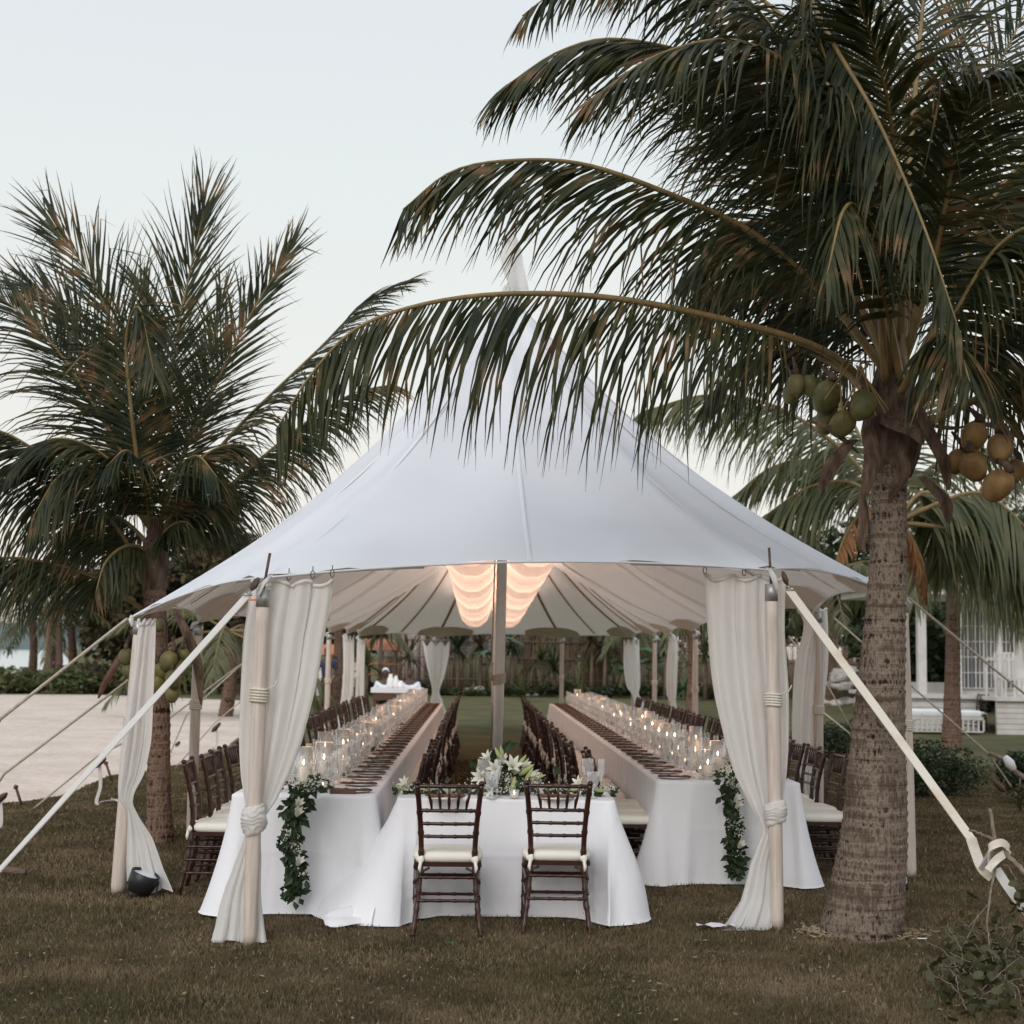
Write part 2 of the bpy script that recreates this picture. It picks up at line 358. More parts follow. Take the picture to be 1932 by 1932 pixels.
# ============================================================ FOLIAGE HELPERS
def frond(parent, pts, seed, L=.85, n=80, N=(0, 0, 1), droop=1.0, base=.2, wd=.017, m='frond', r0=.028, vee=.45, jit=.17, ang=(1.10, .40), seg=5, tipk=.65, ribm='rib', skip=0.0):
    rg = random.Random(seed); N = Vector(N)
    if m == 'frond': n = int(n*1.3); L *= 1.12; wd *= .72
    sp = cat_rom(pts, 41); mbr = MB()
    mbr.tube(sp, [r0*(1-s/40)**.8*.93+.003 for s in range(41)], 6, sx=1.0)
    mb = MB()
    for i in range(n):
        for sd in (-1, 1):
            if rg.random() < skip + .05: continue
            s = base + (1-base)*min(.999, (i+rg.random()*.7)/n); fi = s*40; k = min(39, int(fi)); p = sp[k].lerp(sp[k+1], fi-k)
            t = (sp[min(40, k+2)]-sp[max(0, k-1)]).normalized()
            Nn = (N - t*N.dot(t)); Nn = Nn.normalized() if Nn.length > .05 else t.orthogonal().normalized()
            lat = t.cross(Nn)
            u = (s-base)/(1-base)
            l = L*min(1, .45+u*3)*(1-tipk*max(0, (u-.35)/.65)**1.4)*(1+rg.uniform(-jit, jit))
            a = ang[0]+(ang[1]-ang[0])*u + rg.uniform(-jit, jit)
            ve = vee + rg.uniform(-.18, .18)
            d = (t*math.cos(a) + lat*(sd*math.sin(a)*math.cos(ve)) + Nn*(math.sin(a)*math.sin(ve))).normalized()
            wv = (t - d*t.dot(d)).normalized(); tw = rg.uniform(-.7, .7)
            wv = (wv*math.cos(tw) + d.cross(wv)*math.sin(tw))
            dr = droop*(1+rg.uniform(-.3, .3)); rows = []
            bend = Vector((rg.uniform(-.12, .12), rg.uniform(-.12, .12), 0)); kink = rg.randrange(2, 5) if rg.random() < .14 else 9
            q = p.copy(); ww = wd*(.8+.4*rg.random())
            for j in range(seg+1):
                f = j/seg; hw = ww*(1.0, 1.0, .9, .72, .45, .06)[min(5, round(f*5))]
                if j == 0: hw = ww*.55
                rows.append((q - wv*hw, q + wv*hw))
                d = (d + Vector((0, 0, -dr*l*(.10+.45*f))) + bend*f).normalized()
                if j == kink: d = (d + Vector((rg.uniform(-.5, .5), rg.uniform(-.5, .5), -1.1))).normalized()
                wv = (wv - d*wv.dot(d)).normalized()
                q = q + d*(l/seg)
            mb.grid(rows)
    o = mb.build('frond', M[m], parent, smooth=False)
    r = mbr.build('midrib', M[ribm], None); r.parent = o; 
    r.matrix_parent_inverse = o.matrix_parent_inverse.copy() if False else Matrix.Identity(4)
    # midrib shares the frond's coordinates
    return o
def pp(*a): return [P(*q) for q in a]
def trunk_mesh(pts, rad, seed, n=28, k=110, ring=.012, rings=38):
    sp = cat_rom(pts, k); mb = MB(); rows = []
    ln = len(rad)
    for i, c in enumerate(sp):
        u = i/(k-1); f = u*(ln-1); a = min(ln-2, int(f)); r = rad[a]+(rad[a+1]-rad[a])*(f-a)
        row = []
        for j in range(n):
            q = 2*math.pi*j/n
            wob = mnoise.noise(Vector((math.cos(q)*1.5, math.sin(q)*1.5, u*9+seed)))*.35
            ph = (u*rings + wob*1.2) % 1.0
            rr_ = r*(1 + .035*mnoise.noise(Vector((math.cos(q), math.sin(q), u*5+seed)))) + ring*(ph**2.5-.3) + ring*.5*mnoise.noise(Vector((math.cos(q)*5, math.sin(q)*5, u*60)))
            row.append(c + Vector((math.cos(q)*rr_, math.sin(q)*rr_, 0)))
        rows.append(row)
    mb.grid(rows, True); mb.add(rows[-1], [tuple(range(n))]); return mb
def coconut(parent, px, py, Y, r, m, seed):
    rg = random.Random(seed); mb = MB()
    ax = Matrix.Rotation(rg.uniform(-.6, .6), 3, 'X') @ Matrix.Rotation(rg.uniform(-.6, .6), 3, 'Y')
    c = P(px, py, Y); rows = []
    for i in range(13):
        a = math.pi*i/12; row = []
        for j in range(18):
            b = 2*math.pi*j/18; z = -math.cos(a); rad = math.sin(a)*(1-.16*(-z))*(1+.07*math.cos(3*b+seed))*(1+.05*mnoise.noise(Vector((b, z*2, seed))))
            v = ax @ Vector((rad*math.cos(b)*r, rad*math.sin(b)*r, (z*1.30+(.08 if z < -.95 else 0))*r)); row.append(c+v)
        rows.append(row)
    mb.grid(rows, True); o = mb.build('coconut', M[m], parent)
    mb = MB(); tp_ = c + ax @ Vector((0, 0, 1.28*r)); mb.tube([tp_, tp_+Vector((0, 0, .03)), tp_.lerp(c+Vector((0, .12, .22)), .9)], [r*.42, r*.3, .008], 8); q = mb.build('stalk_cap', M['husk'], None); q.parent = o; return o
def strip(pts, wid, wv, mb, cup=.0):
    sp = cat_rom(pts, 14); rows = []
    for i, p in enumerate(sp):
        u = i/13; w_ = wid*math.sin(math.pi*min(1, .12+u*.86))**.6; wv2 = Vector(wv)
        rows.append([p - wv2*w_, p+Vector((0, -cup*w_, 0)), p + wv2*w_])
    mb.grid(rows)

# ============================================================ THE BIG RIGHT PALM
pb = G(1628, 1765)
palm = thing('coconut_palm', 'large coconut palm right of the tent, ringed grey trunk, fronds reaching over the roof', 'palm tree', pb)
tp = [pb+Vector((-.02, 0, -.03)), pb+Vector((0, 0, .12)), P(1650, 1560, 9.33), P(1656, 1400, 9.33), P(1668, 1200, 9.33), P(1676, 1040, 9.33), P(1678, 930, 9.33), P(1682, 850, 9.33)]
trunk_mesh(tp, [.265, .235, .215, .192, .175, .16, .143, .127, .118, .113, .11, .12], 1, 40, 190, .010, 46).build('trunk', M['palmbark'], palm)
mb = MB(); mb.lathe([(.12, -.0), (.17, .12), (.20, .3), (.16, .5), (.10, .7), (.05, .85)], P(1684, 900, 9.35), 14); mb.build('crown_shaft', M['husk'], palm)
HANG = dict(droop=6.0, vee=.15)
RF = [
 (((1655,745,9.3),(1560,665,9.1),(1400,612,8.8),(1150,562,8.5),(900,558,8.3),(700,605,8.2),(600,690,8.15),(520,812,8.1)), dict(L=.92, n=82, wd=.0155, droop=1.6, vee=-1.0, base=.2, ang=(1.25,.6))),
 (((1670,700,9.3),(1560,560,9.2),(1420,440,9.0),(1260,365,8.8),(1100,310,8.7),(960,303,8.6),(850,325,8.6),(760,395,8.5)), dict(L=.90, n=84, droop=.9, vee=-.85, ang=(1.0,.5), wd=.0155)),
 (((1680,700,9.4),(1640,500,9.4),(1530,270,9.3),(1370,130,9.1),(1180,75,9.0),(1060,95,8.9),(950,165,8.9)), dict(L=.95, n=110, droop=.9, vee=-.6, ang=(.9,.4), wd=.017)),
 (((1690,690,9.5),(1640,350,9.7),(1500,60,9.8),(1340,-50,9.8),(1160,-70,9.7),(1040,-10,9.6),(985,30,9.5)), dict(L=.75, n=75, droop=1.75, vee=-0.80)),
 (((1670,720,9.2),(1652,480,8.9),(1600,260,8.6),(1540,60,8.3),(1490,-70,8.0)), dict(L=1.05, n=75, droop=2.2, N=(0,-.6,.8), vee=.0)),
 (((1680,700,9.2),(1645,430,8.9),(1530,170,8.6),(1400,80,8.3),(1250,100,8.1),(1110,190,8.0)), dict(L=.9, n=80, droop=1.22, vee=-0.40)),
 (((1690,650,9.6),(1630,300,9.5),(1560,60,9.1),(1525,-10,8.8),(1570,80,8.4),(1653,222,8.2),(1740,420,8.0),(1815,640,7.9)), dict(L=.62, n=95, droop=1.75, vee=-0.80, base=.35)),
 (((1700,760,9.3),(1705,560,9.5),(1714,333,9.8),(1742,0,10.2),(1760,-200,10.4)), dict(L=1.05, n=75, droop=.9, N=(0,-1,.1), vee=.1, r0=.035)),
 (((1720,780,9.2),(1800,690,9.0),(1932,580,8.8),(2050,540,8.6),(2200,600,8.5)), dict(L=.9, n=60, droop=1.75, vee=-0.80)),
 (((1725,810,9.3),(1850,750,9.2),(1932,715,9.1),(2080,720,9.0),(2250,850,9.0)), dict(L=.8, n=60, droop=1.40, vee=-0.80)),
 (((1710,740,9.5),(1790,560,9.6),(1870,380,9.6),(1960,290,9.5),(2080,270,9.4),(2200,360,9.3)), dict(L=.95, n=75, droop=1.40, vee=-0.80)),
 (((1720,760,9.2),(1800,600,8.8),(1880,470,8.5),(1960,430,8.3),(2030,520,8.1)), dict(L=.8, n=75, droop=1.92, vee=-0.80)),
 (((1690,720,9.7),(1620,500,10.2),(1560,250,10.8),(1500,50,11.2)), dict(L=.9, n=65, droop=1.2, N=(0,-1,.2))),
 (((1700,700,9.7),(1760,450,10.3),(1850,200,10.9),(1950,-10,11.3)), dict(L=1.0, n=65, droop=1.3, N=(0,-1,.2))),
 (((1690,700,9.6),(1685,400,10.3),(1650,100,11.0),(1610,-100,11.3)), dict(L=1.0, n=65, droop=1.2, N=(0,-1,.2))),
 (((1700,700,9.6),(1730,480,10.3),(1790,210,11.0),(1840,-60,11.5)), dict(L=1.0, n=60, droop=1.2, N=(0,-1,.2))),
 (((1660,770,9.5),(1590,700,9.9),(1500,660,10.3),(1400,680,10.7),(1330,760,11)), dict(L=.7, n=55, droop=2.10, vee=-0.80)),
 (((1680,700,9.5),(1590,520,9.7),(1480,430,9.9),(1380,430,10),(1290,520,10.1)), dict(L=.85, n=65, droop=1.57, vee=-0.80)),
 (((1700,720,9.2),(1660,520,8.8),(1620,400,8.4),(1590,400,8.1),(1560,520,7.9)), dict(L=.7, n=60, droop=1.40, vee=-0.80)),
 (((1710,760,9.6),(1800,700,10.2),(1900,700,10.8),(2000,800,11.2)), dict(L=.9, n=55, droop=1.75, vee=-0.80)),
]
RF += [
 (((1700,720,9.9),(1560,480,10.4),(1440,300,10.9),(1330,220,11.2)), dict(L=1.0, n=70, droop=.8, vee=-.3)),
 (((1700,720,9.9),(1620,430,10.6),(1600,200,11.2),(1590,-20,11.6)), dict(L=1.1, n=70, droop=.8, N=(0,-1,.2))),
 (((1710,720,9.9),(1820,500,10.6),(1890,300,11.2),(1990,120,11.6)), dict(L=1.1, n=70, droop=.8, N=(0,-1,.2))),
 (((1700,740,9.1),(1760,640,8.7),(1800,640,8.3),(1830,720,8.0)), dict(L=.6, n=60, droop=1.3, vee=-.8)),
 (((1690,700,9.7),(1600,560,10.2),(1480,330,10.6),(1380,180,10.9),(1250,120,11.1)), dict(L=.9, n=70, droop=1.05, vee=-0.40)),
 (((1690,700,9.7),(1570,600,10.0),(1480,530,10.3),(1390,520,10.6),(1310,570,10.8)), dict(L=.9, n=70, droop=1.40, vee=-0.80)),
 (((1700,700,9.5),(1700,450,9.2),(1680,220,8.8),(1640,60,8.4),(1600,-40,8.1)), dict(L=1.0, n=70, droop=0.88, vee=-0.40)),
 (((1700,700,9.5),(1760,500,9.1),(1800,300,8.7),(1840,170,8.4),(1900,130,8.1)), dict(L=1.0, n=70, droop=1.05, vee=-0.40)),
 (((1710,720,9.8),(1800,560,10.3),(1900,420,10.8),(2010,360,11.2)), dict(L=1.0, n=60, droop=0.88, vee=-0.40)),
 (((1700,720,9.8),(1640,600,10.4),(1560,560,10.9),(1460,600,11.3)), dict(L=.8, n=55, droop=1.40, vee=-0.80)),
 (((1690,640,9.4),(1600,360,9.2),(1500,120,9.0),(1390,-20,8.8),(1290,-80,8.7),(1180,-60,8.6)), dict(L=1.0, n=80, droop=1.40, vee=-0.80)),
]
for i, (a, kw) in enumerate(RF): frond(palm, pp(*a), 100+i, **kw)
for i, a in enumerate([(1558,750,9.1,.086),(1627,766,9.0,.084),(1588,800,9.12,.076),(1503,728,9.2,.06),(1530,730,9.2,.062),(1492,745,9.25,.05),(1560,795,9.25,.075)]): coconut(palm, *a, 'coco', i)
for i, a in enumerate([(1836,824,9.0,.078),(1886,848,9.0,.078),(1838,880,8.95,.082),(1882,918,8.9,.086),(1806,872,9.1,.066),(1912,890,9.2,.066)]): coconut(palm, *a, 'coco2', 20+i)
for i, (a, wd_) in enumerate([
  (((1655,785,9.15),(1690,800,9.1),(1725,815,9.0),(1742,838,8.98)), .06), (((1640,805,9.15),(1645,860,9.1),(1640,900,9.05),(1628,942,9.05)), .055),
  (((1610,830,9.2),(1590,850,9.15),(1565,885,9.1),(1548,930,9.1)), .055), (((1735,770,9.1),(1755,820,9.05),(1780,870,9.05),(1790,925,9.05)), .05),
  (((1625,930,9.2),(1630,980,9.18),(1626,1030,9.18),(1635,1045,9.2)), .035), (((1745,800,9.2),(1800,808,9.1),(1860,800,9.0),(1932,830,9.0)), .03),
  (((1522,793,9.1),(1560,805,9.1),(1590,828,9.15),(1620,855,9.2)), .022), (((1700,850,9.15),(1705,890,9.12),(1690,920,9.15),(1680,945,9.2)), .05),
  (((1740,900,9.2),(1770,930,9.15),(1785,950,9.15),(1790,990,9.15)), .05)]):
    mb = MB(); strip(pp(*a), wd_, (.85, .1, .45) if i in (0, 5, 6) else (1, .2, .05), mb, .4); mb.build('dry_sheath', M['husk'], palm)
rg = random.Random(5)
for i in range(7):
    mb = MB(); x0 = 1620+rg.uniform(-30, 30)
    mb.tube(cat_rom(pp((x0, 700+rg.uniform(-20, 60), 9.2), (x0-20+rg.uniform(-30, 30), 690, 9.05), (x0+rg.uniform(-60, 30), 740+rg.uniform(0, 60), 8.95)), 10), .006, 5)
    mb.build('flower_stalk', M['rib'], palm)

# ============================================================ THE LEFT PALM
lb = G(302, 1590)
lp = thing('coconut_palm', 'coconut palm with upright fronds and low green coconuts behind the left corner pole', 'palm tree', lb)
trunk_mesh([lb+Vector((0,0,-.03)), P(300,1500,13.3), P(299,1300,13.3), P(292,1130,13.3), P(288,1020,13.3)], [.13,.105,.1,.1,.1,.1,.1,.09], 2, 24, 120, .008, 46).build('trunk', M['palmbark2'], lp)
mb = MB(); mb.lathe([(.09, 0), (.11, .12), (.12, .3), (.09, .55), (.05, .75)], P(290, 1130, 13.3), 12); mb.build('crown_shaft', M['husk'], lp)
Y = 13.3; UP = dict(N=(0, -1, .1), vee=.35, droop=.20, jit=.2, ang=(1.02, .20), tipk=.30)
LF = [
 (((281,1006,Y),(300,880,Y+.1),(318,740,Y+.3),(342,590,Y+.4),(385,395,Y+.5)), dict(L=.84, n=80, **UP)),
 (((276,983,Y),(258,860,Y-.2),(247,768,Y-.4),(238,640,Y-.6),(262,580,Y-.9),(290,700,Y-1.1)), dict(L=.75, n=85, N=(0,-.8,.6), droop=1.0, vee=-.3)),
 (((290,950,Y),(262,760,Y+.2),(225,650,Y+.3),(175,530,Y+.4),(105,430,Y+.5)), dict(L=.84, n=76, **UP)),
 (((290,960,Y),(240,780,Y+.2),(185,690,Y+.3),(135,600,Y+.4),(60,540,Y+.5)), dict(L=.74, n=70, **UP)),
 (((300,980,Y),(345,860,Y+.2),(400,740,Y+.3),(475,590,Y+.4),(550,470,Y+.5)), dict(L=.58, n=72, **UP)),
 (((280,1060,Y),(340,1010,Y),(430,920,Y),(560,810,Y),(660,745,Y-.1),(740,725,Y-.1)), dict(L=.66, n=90, droop=1.6, vee=-.9)),
 (((300,990,Y),(370,900,Y+.1),(455,800,Y+.2),(600,660,Y+.3),(690,570,Y+.3),(770,530,Y+.3)), dict(L=.72, n=85, droop=.8, vee=-.2, ang=(1,.4))),
 (((290,960,Y),(245,880,Y),(180,770,Y-.1),(115,670,Y-.2),(50,600,Y-.3),(-20,545,Y-.3)), dict(L=.9, n=90, droop=.6, N=(.2,-.6,.7), vee=.1, ang=(.95,.4))),
 (((270,1100,Y),(230,1010,Y-.1),(150,920,Y-.2),(60,845,Y-.3),(-20,810,Y-.4),(-120,830,Y-.5)), dict(L=1.15, n=90, droop=1.8, vee=-1.0)),
 (((270,1150,Y),(180,1090,Y-.1),(70,1058,Y-.2),(-20,1055,Y-.3),(-120,1090,Y-.4)), dict(L=.62, n=80, droop=1.8, vee=-1.0)),
 (((285,1000,Y),(230,930,Y-.2),(170,880,Y-.4),(110,900,Y-.6),(60,980,Y-.7)), dict(L=.8, n=75, droop=1.2, vee=-.6)),
 (((285,1000,Y),(235,900,Y-.2),(165,840,Y-.4),(90,830,Y-.5),(20,880,Y-.6)), dict(L=.75, n=75, droop=1.2, vee=-.5)),
 (((290,1000,Y),(330,900,Y+.4),(370,780,Y+.8),(400,660,Y+1.1),(420,560,Y+1.3)), dict(L=.62, n=65, **UP)),
 (((290,1000,Y),(275,860,Y+.4),(285,700,Y+.8),(285,610,Y+1.1),(265,540,Y+1.3)), dict(L=.65, n=65, **UP)),
 (((290,1000,Y),(350,900,Y),(400,850,Y),(455,840,Y),(500,875,Y)), dict(L=.55, n=75, droop=1.4, vee=-.7)),
 (((295,1050,Y),(325,970,Y-.1),(360,935,Y-.1),(395,940,Y-.1),(420,975,Y-.1)), dict(L=.7, n=60, droop=1.6, vee=-.9)),
]
LF += [
 (((290,1030,Y),(330,960,Y),(370,915,Y),(410,905,Y),(440,940,Y)), dict(L=.55, n=75, droop=1.6, vee=-.9)),
 (((290,1040,Y),(320,995,Y-.3),(350,985,Y-.4),(375,1010,Y-.4)), dict(L=.4, n=60, droop=1.6, vee=-.9)),
 (((285,1030,Y),(230,980,Y+.3),(170,970,Y+.5),(110,1010,Y+.6)), dict(L=.8, n=75, droop=1.6, vee=-.9)),
 (((285,1040,Y),(240,1030,Y-.3),(200,1060,Y-.5),(180,1120,Y-.6)), dict(L=.5, n=50, droop=1.6, vee=-.9)),
 (((285,1000,Y),(270,900,Y-.4),(240,850,Y-.8),(200,880,Y-1.0)), dict(L=.6, n=60, droop=1.2, vee=-.7)),
 (((295,1000,Y),(330,900,Y-.3),(370,860,Y-.6),(410,900,Y-.8)), dict(L=.65, n=60, droop=1.2, vee=-.7)),
 (((285,1000,Y),(225,900,Y+.4),(150,840,Y+.8),(60,850,Y+1.0)), dict(L=.8, n=70, droop=1.4, vee=-.7)),
]
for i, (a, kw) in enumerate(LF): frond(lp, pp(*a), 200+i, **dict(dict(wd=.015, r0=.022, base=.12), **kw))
for i, a in enumerate([(318,1248,12.95,.075),(328,1282,12.9,.07),(305,1268,13.0,.07),(338,1262,13.0,.065),(300,1290,13.0,.065),(325,1310,12.95,.062),(347,1238,13.05,.06),(238,1240,13.1,.06),(243,1268,13.1,.055),(300,1180,13.05,.05)]): coconut(lp, *a, 'coco', 40+i)
mb = MB(); strip(pp((232,1225,13.2),(215,1260,13.15),(198,1290,13.15),(186,1318,13.15)), .05, (.9,.1,.4), mb, .4); mb.build('dry_sheath', M['darkwood'], lp)
mb = MB(); strip(pp((330,1150,13.2),(350,1190,13.1),(372,1250,13.1),(380,1330,13.1)), .045, (1,.1,.1), mb, .4); mb.build('dry_sheath', M['husk'], lp)

# ============================================================ OTHER PALMS BEHIND
def back_palm(label, base, crown_px, Yc, fr, seed, rad=.15, fm='frond2', n=42, nm='coconut_palm'):
    o = thing(nm, label, 'palm tree', base)
    c = P(*crown_px, Yc); mid = base.lerp(c, .5)
    trunk_mesh([base+Vector((0, 0, -.03)), mid, c], [rad*1.3, rad, rad*.9, rad*.85], seed, 16, 60, .012, 30).build('trunk', M['palmbark2'], o)
    for i, (a, kw) in enumerate(fr): frond(o, [c]+pp(*a), seed*50+i, **dict(dict(m=fm, n=int(n*1.5), L=1.1, droop=1.8, wd=.022, vee=-.7, seg=4, r0=.035), **kw))
    return o
def auto_fronds(px, py, Y, s, seed, k=11, length=2.6):
    rg = random.Random(seed); out = []
    for i in range(k):
        a = 2*math.pi*i/k + rg.uniform(-.25, .25); up = rg.uniform(-.1, .9)
        c = P(px, py, Y); pts = []
        for q in (.35, .7, 1.0):
            pts.append(c + Vector((math.cos(a)*length*q, math.sin(a)*length*q, length*(up*q-.75*q*q))))
        out.append((pts, {}))
    return out
def bp_auto(label, base, crown, Yc, seed, rad, k, length, n=30, **kw):
    o = thing('coconut_palm', label, 'palm tree', base); c = P(*crown, Yc)
    trunk_mesh([base+Vector((0, 0, -.03)), base.lerp(c, .5)+Vector((.1, 0, 0)), c], [rad*1.3, rad, rad*.9], seed, 12, 40, .012, 26).build('trunk', M['palmbark2'], o)
    for i, (pts, _) in enumerate(auto_fronds(*crown, Yc, 1, seed, k, length)):
        frond(o, [c]+pts, seed*40+i, **dict(dict(m='frond2', n=n, L=length*.3, droop=1.2, wd=.028*length/2.6, vee=-.4, seg=3, r0=.03), **kw))
    return o
b3 = G(1668, 1512)
back_palm('palm hidden behind the big trunk whose olive fronds hang over the tent roof edge', b3, (1690, 985), b3.y,
 [(((1600,860,b3.y),(1470,770,b3.y-.2),(1340,745,b3.y-.3),(1215,775,b3.y-.4)), dict(L=1.15, n=110, wd=.017)),
  (((1640,930,b3.y),(1590,908,b3.y),(1520,922,b3.y),(1440,975,b3.y+.1)), dict(L=1.1, n=90, wd=.018)),
  (((1640,920,b3.y+.4),(1560,870,b3.y+.8),(1460,880,b3.y+1),(1380,940,b3.y+1.2)), dict(L=.9, n=55)),
  (((1640,960,b3.y),(1600,1000,b3.y-.1),(1570,1080,b3.y-.2)), dict(L=.38, n=28, m='dryfrond')),
  (((1740,930,b3.y),(1800,950,b3.y),(1880,975,b3.y),(1960,1020,b3.y)), dict(L=1.35, n=95, wd=.018)),
  (((1720,920,b3.y+.4),(1790,860,b3.y+.8),(1880,850,b3.y+1),(1980,900,b3.y+1.2)), dict(L=.9, n=55)),
  (((1710,1000,b3.y),(1740,1060,b3.y),(1750,1130,b3.y)), dict(L=.38, n=28, m='dryfrond')),
  (((1700,900,b3.y+.3),(1720,800,b3.y+.6),(1760,720,b3.y+.8)), dict(L=.9, n=45, droop=1)),
  (((1660,900,b3.y+.3),(1600,780,b3.y+.6),(1550,700,b3.y+.8)), dict(L=.9, n=45, droop=2)),
  (((1800,1000,b3.y-.2),(1900,1040,b3.y-.4),(2000,1130,b3.y-.5)), dict(L=1.2, n=60)), (((1830,930,b3.y-.5),(1900,960,b3.y-.8),(1980,1050,b3.y-1)), dict(L=1.4, n=70)), (((1745,960,b3.y+.3),(1770,1010,b3.y+.5),(1780,1090,b3.y+.6)), dict(L=.8, n=50))], 3, .13)
b1 = G(1795, 1415)
back_palm('slim brown palm trunk standing in front of the white pavilion, fronds hanging around it', b1, (1800, 1070), b1.y,
 [(((1760,1000,b1.y),(1730,1030,b1.y-.4),(1712,1110,b1.y-.8)), dict(L=1.1)),
  (((1850,1000,b1.y),(1900,1030,b1.y-.4),(1950,1110,b1.y-.8)), dict(L=1.5)),
  (((1790,960,b1.y),(1760,900,b1.y),(1700,880,b1.y)), dict(L=1.2, droop=2)),
  (((1830,970,b1.y),(1860,910,b1.y),(1930,880,b1.y)), dict(L=1.2, droop=2)),
  (((1770,1040,b1.y+.6),(1730,1060,b1.y+1.2),(1690,1130,b1.y+1.6)), dict(L=1.1)),
  (((1840,1040,b1.y+.6),(1880,1060,b1.y+1),(1910,1120,b1.y+1.4)), dict(L=1.0)),
  (((1860,1030,b1.y-.6),(1920,1060,b1.y-1.2),(1960,1150,b1.y-1.6)), dict(L=1.8)), (((1850,1020,b1.y-1),(1900,1040,b1.y-2),(1935,1090,b1.y-2.6)), dict(L=1.9)), (((1870,1060,b1.y-2),(1910,1075,b1.y-3),(1950,1130,b1.y-3.6)), dict(L=1.9)), (((1755,1020,b1.y-1),(1735,1060,b1.y-1.6),(1725,1130,b1.y-2)), dict(L=1.3))], 4, .15)
b5 = G(1304, 1350)
bp_auto('dark palm trunk just beyond the right-hand row of tent poles', b5, (1298, 1120), b5.y, 5, .14, 11, 2.6)
b6 = G(629, 1345)
bp_auto('brown palm trunk beside a left-hand tent pole near the serving table', b6, (636, 1130), b6.y, 6, .14, 10, 2.4)
b7 = G(425, 1352)
bp_auto('palm at the edge of the sand behind the left front curtain', b7, (432, 1190), b7.y, 7, .15, 12, 3.0, m='frond2')
for i, (bx, by, cx, cy, lab) in enumerate([(58,1300,60,1150,'thin palm trunk leftmost before the sea'),(85,1305,92,1150,'grey palm trunk second from the left before the sea'),
   (108,1305,102,1120,'brown palm trunk in the middle of the shore group'),(138,1302,126,1140,'leaning pale palm trunk at the right of the shore group')]):
    b = G(bx, by); bp_auto(lab, b, (cx, cy), b.y, 10+i, .16, 9, 2.6, 22); 
for i, (bx, by, cx, cy, Y_, lab) in enumerate([(1100,1312,1105,1185,60,'palm trunk growing against the middle of the reed fence'),(1172,1312,1176,1165,59,'thick palm trunk beside the right-hand far curtain'),(1400,1330,1420,1080,50,'palm behind the right front curtain'),(1565,1330,1560,1090,46,'palm behind the hanging curtain next to the big trunk'),(1960,1330,1950,1060,44,'palm at the right edge behind the pavilion')]):
    b = G(bx, by); b = Vector((b.x, b.y, 0)); bp_auto(lab, b, (cx, cy), b.y, 30+i, .2, 12, 3.2, 30)

# ============================================================ SHRUBS, TREES
def leaf_cloud(mb, c, r, n, s, seed, holes=.25, up=0.0):
    rg = random.Random(seed); k = 0
    while k < n:
        v = Vector((rg.uniform(-1, 1), rg.uniform(-1, 1), rg.uniform(-1, 1)))
        if v.length > 1: continue
        if v.length < .45 and rg.random() < .6: continue
        nn = mnoise.noise(Vector((v.x*2.2+seed, v.y*2.2, v.z*2.2)))
        if nn < -holes+.12*rg.random(): k += .3; continue
        p = Vector(c)+Vector((v.x*r[0], v.y*r[1], v.z*r[2]))*(1+.25*nn)
        a = Vector((rg.gauss(0, 1), rg.gauss(0, 1), rg.gauss(0, .6))).normalized(); b = a.orthogonal().normalized()
        b = (Matrix.Rotation(rg.uniform(0, 6.28), 3, a) @ b); q = s*rg.uniform(.6, 1.3)
        mb.add([p-a*q, p+b*q*.45, p+a*q, p-b*q*.45], [(0, 1, 2, 3)]); k += 1
def shrub(label, c, r, n, s, m, seed, cat='shrub', nm='shrub', group=None, lumps=4):
    rg = random.Random(seed); o = thing(nm, label, cat, (c[0], c[1], 0), group)
    mb = MB()
    for i in range(lumps):
        d = Vector((rg.uniform(-.5, .5)*r[0], rg.uniform(-.4, .4)*r[1], r[2]*(.75+rg.uniform(-.25, .35))))
        k = rg.uniform(.55, .8); leaf_cloud(mb, Vector((c[0], c[1], 0))+d, (r[0]*k, r[1]*k, r[2]*k*.9), n//lumps, s, seed*7+i)
    mb.build('foliage', M[m], o, smooth=False)
    mb = MB()
    for i in range(5):
        a = rg.uniform(0, 6.28); mb.tube([Vector((c[0], c[1], -.02)), Vector((c[0]+math.cos(a)*r[0]*.3, c[1]+math.sin(a)*r[1]*.3, r[2]*.7)), Vector((c[0]+math.cos(a)*r[0]*.55, c[1]+math.sin(a)*r[1]*.5, r[2]*1.25))], [.03, .02, .008], 5)
    mb.build('stems', M['twig'], o); return o
def tree(label, c, h, r, n, s, m, seed, group=None, crown_z=None):
    rg = random.Random(seed); o = thing('leafy_tree', label, 'tree', (c[0], c[1], 0), group)
    mb = MB(); top = Vector((c[0]+rg.uniform(-.4, .4), c[1], h*.8)); b0 = Vector((c[0], c[1], -.03))
    mb.tube([b0, b0.lerp(top, .4)+Vector((rg.uniform(-.2, .2), 0, 0)), top], [h*.035, h*.025, h*.01], 8)
    for i in range(7):
        s0 = b0.lerp(top, rg.uniform(.3, .8)); a = rg.uniform(0, 6.28); e_ = s0+Vector((math.cos(a)*r*.7, math.sin(a)*r*.7, rg.uniform(.1, .3)*h))
        mb.tube([s0, s0.lerp(e_, .5)+Vector((0, 0, .1*h)), e_], [h*.014, h*.009, h*.004], 5)
    mb.build('trunk', M['barkbrown'], o)
    mb = MB()
    for i in range(9):
        a = rg.uniform(0, 6.28); q = rg.uniform(0, .65)*r; zz = (crown_z or .6)*h+rg.uniform(-.3, .3)*h*.9
        k = rg.uniform(.35, .55)*r; leaf_cloud(mb, (c[0]+math.cos(a)*q, c[1]+math.sin(a)*q, max(k*.6, zz)), (k, k, k*.8), n//9, s, seed*11+i)
    mb.build('crown', M[m], o, smooth=False); return o
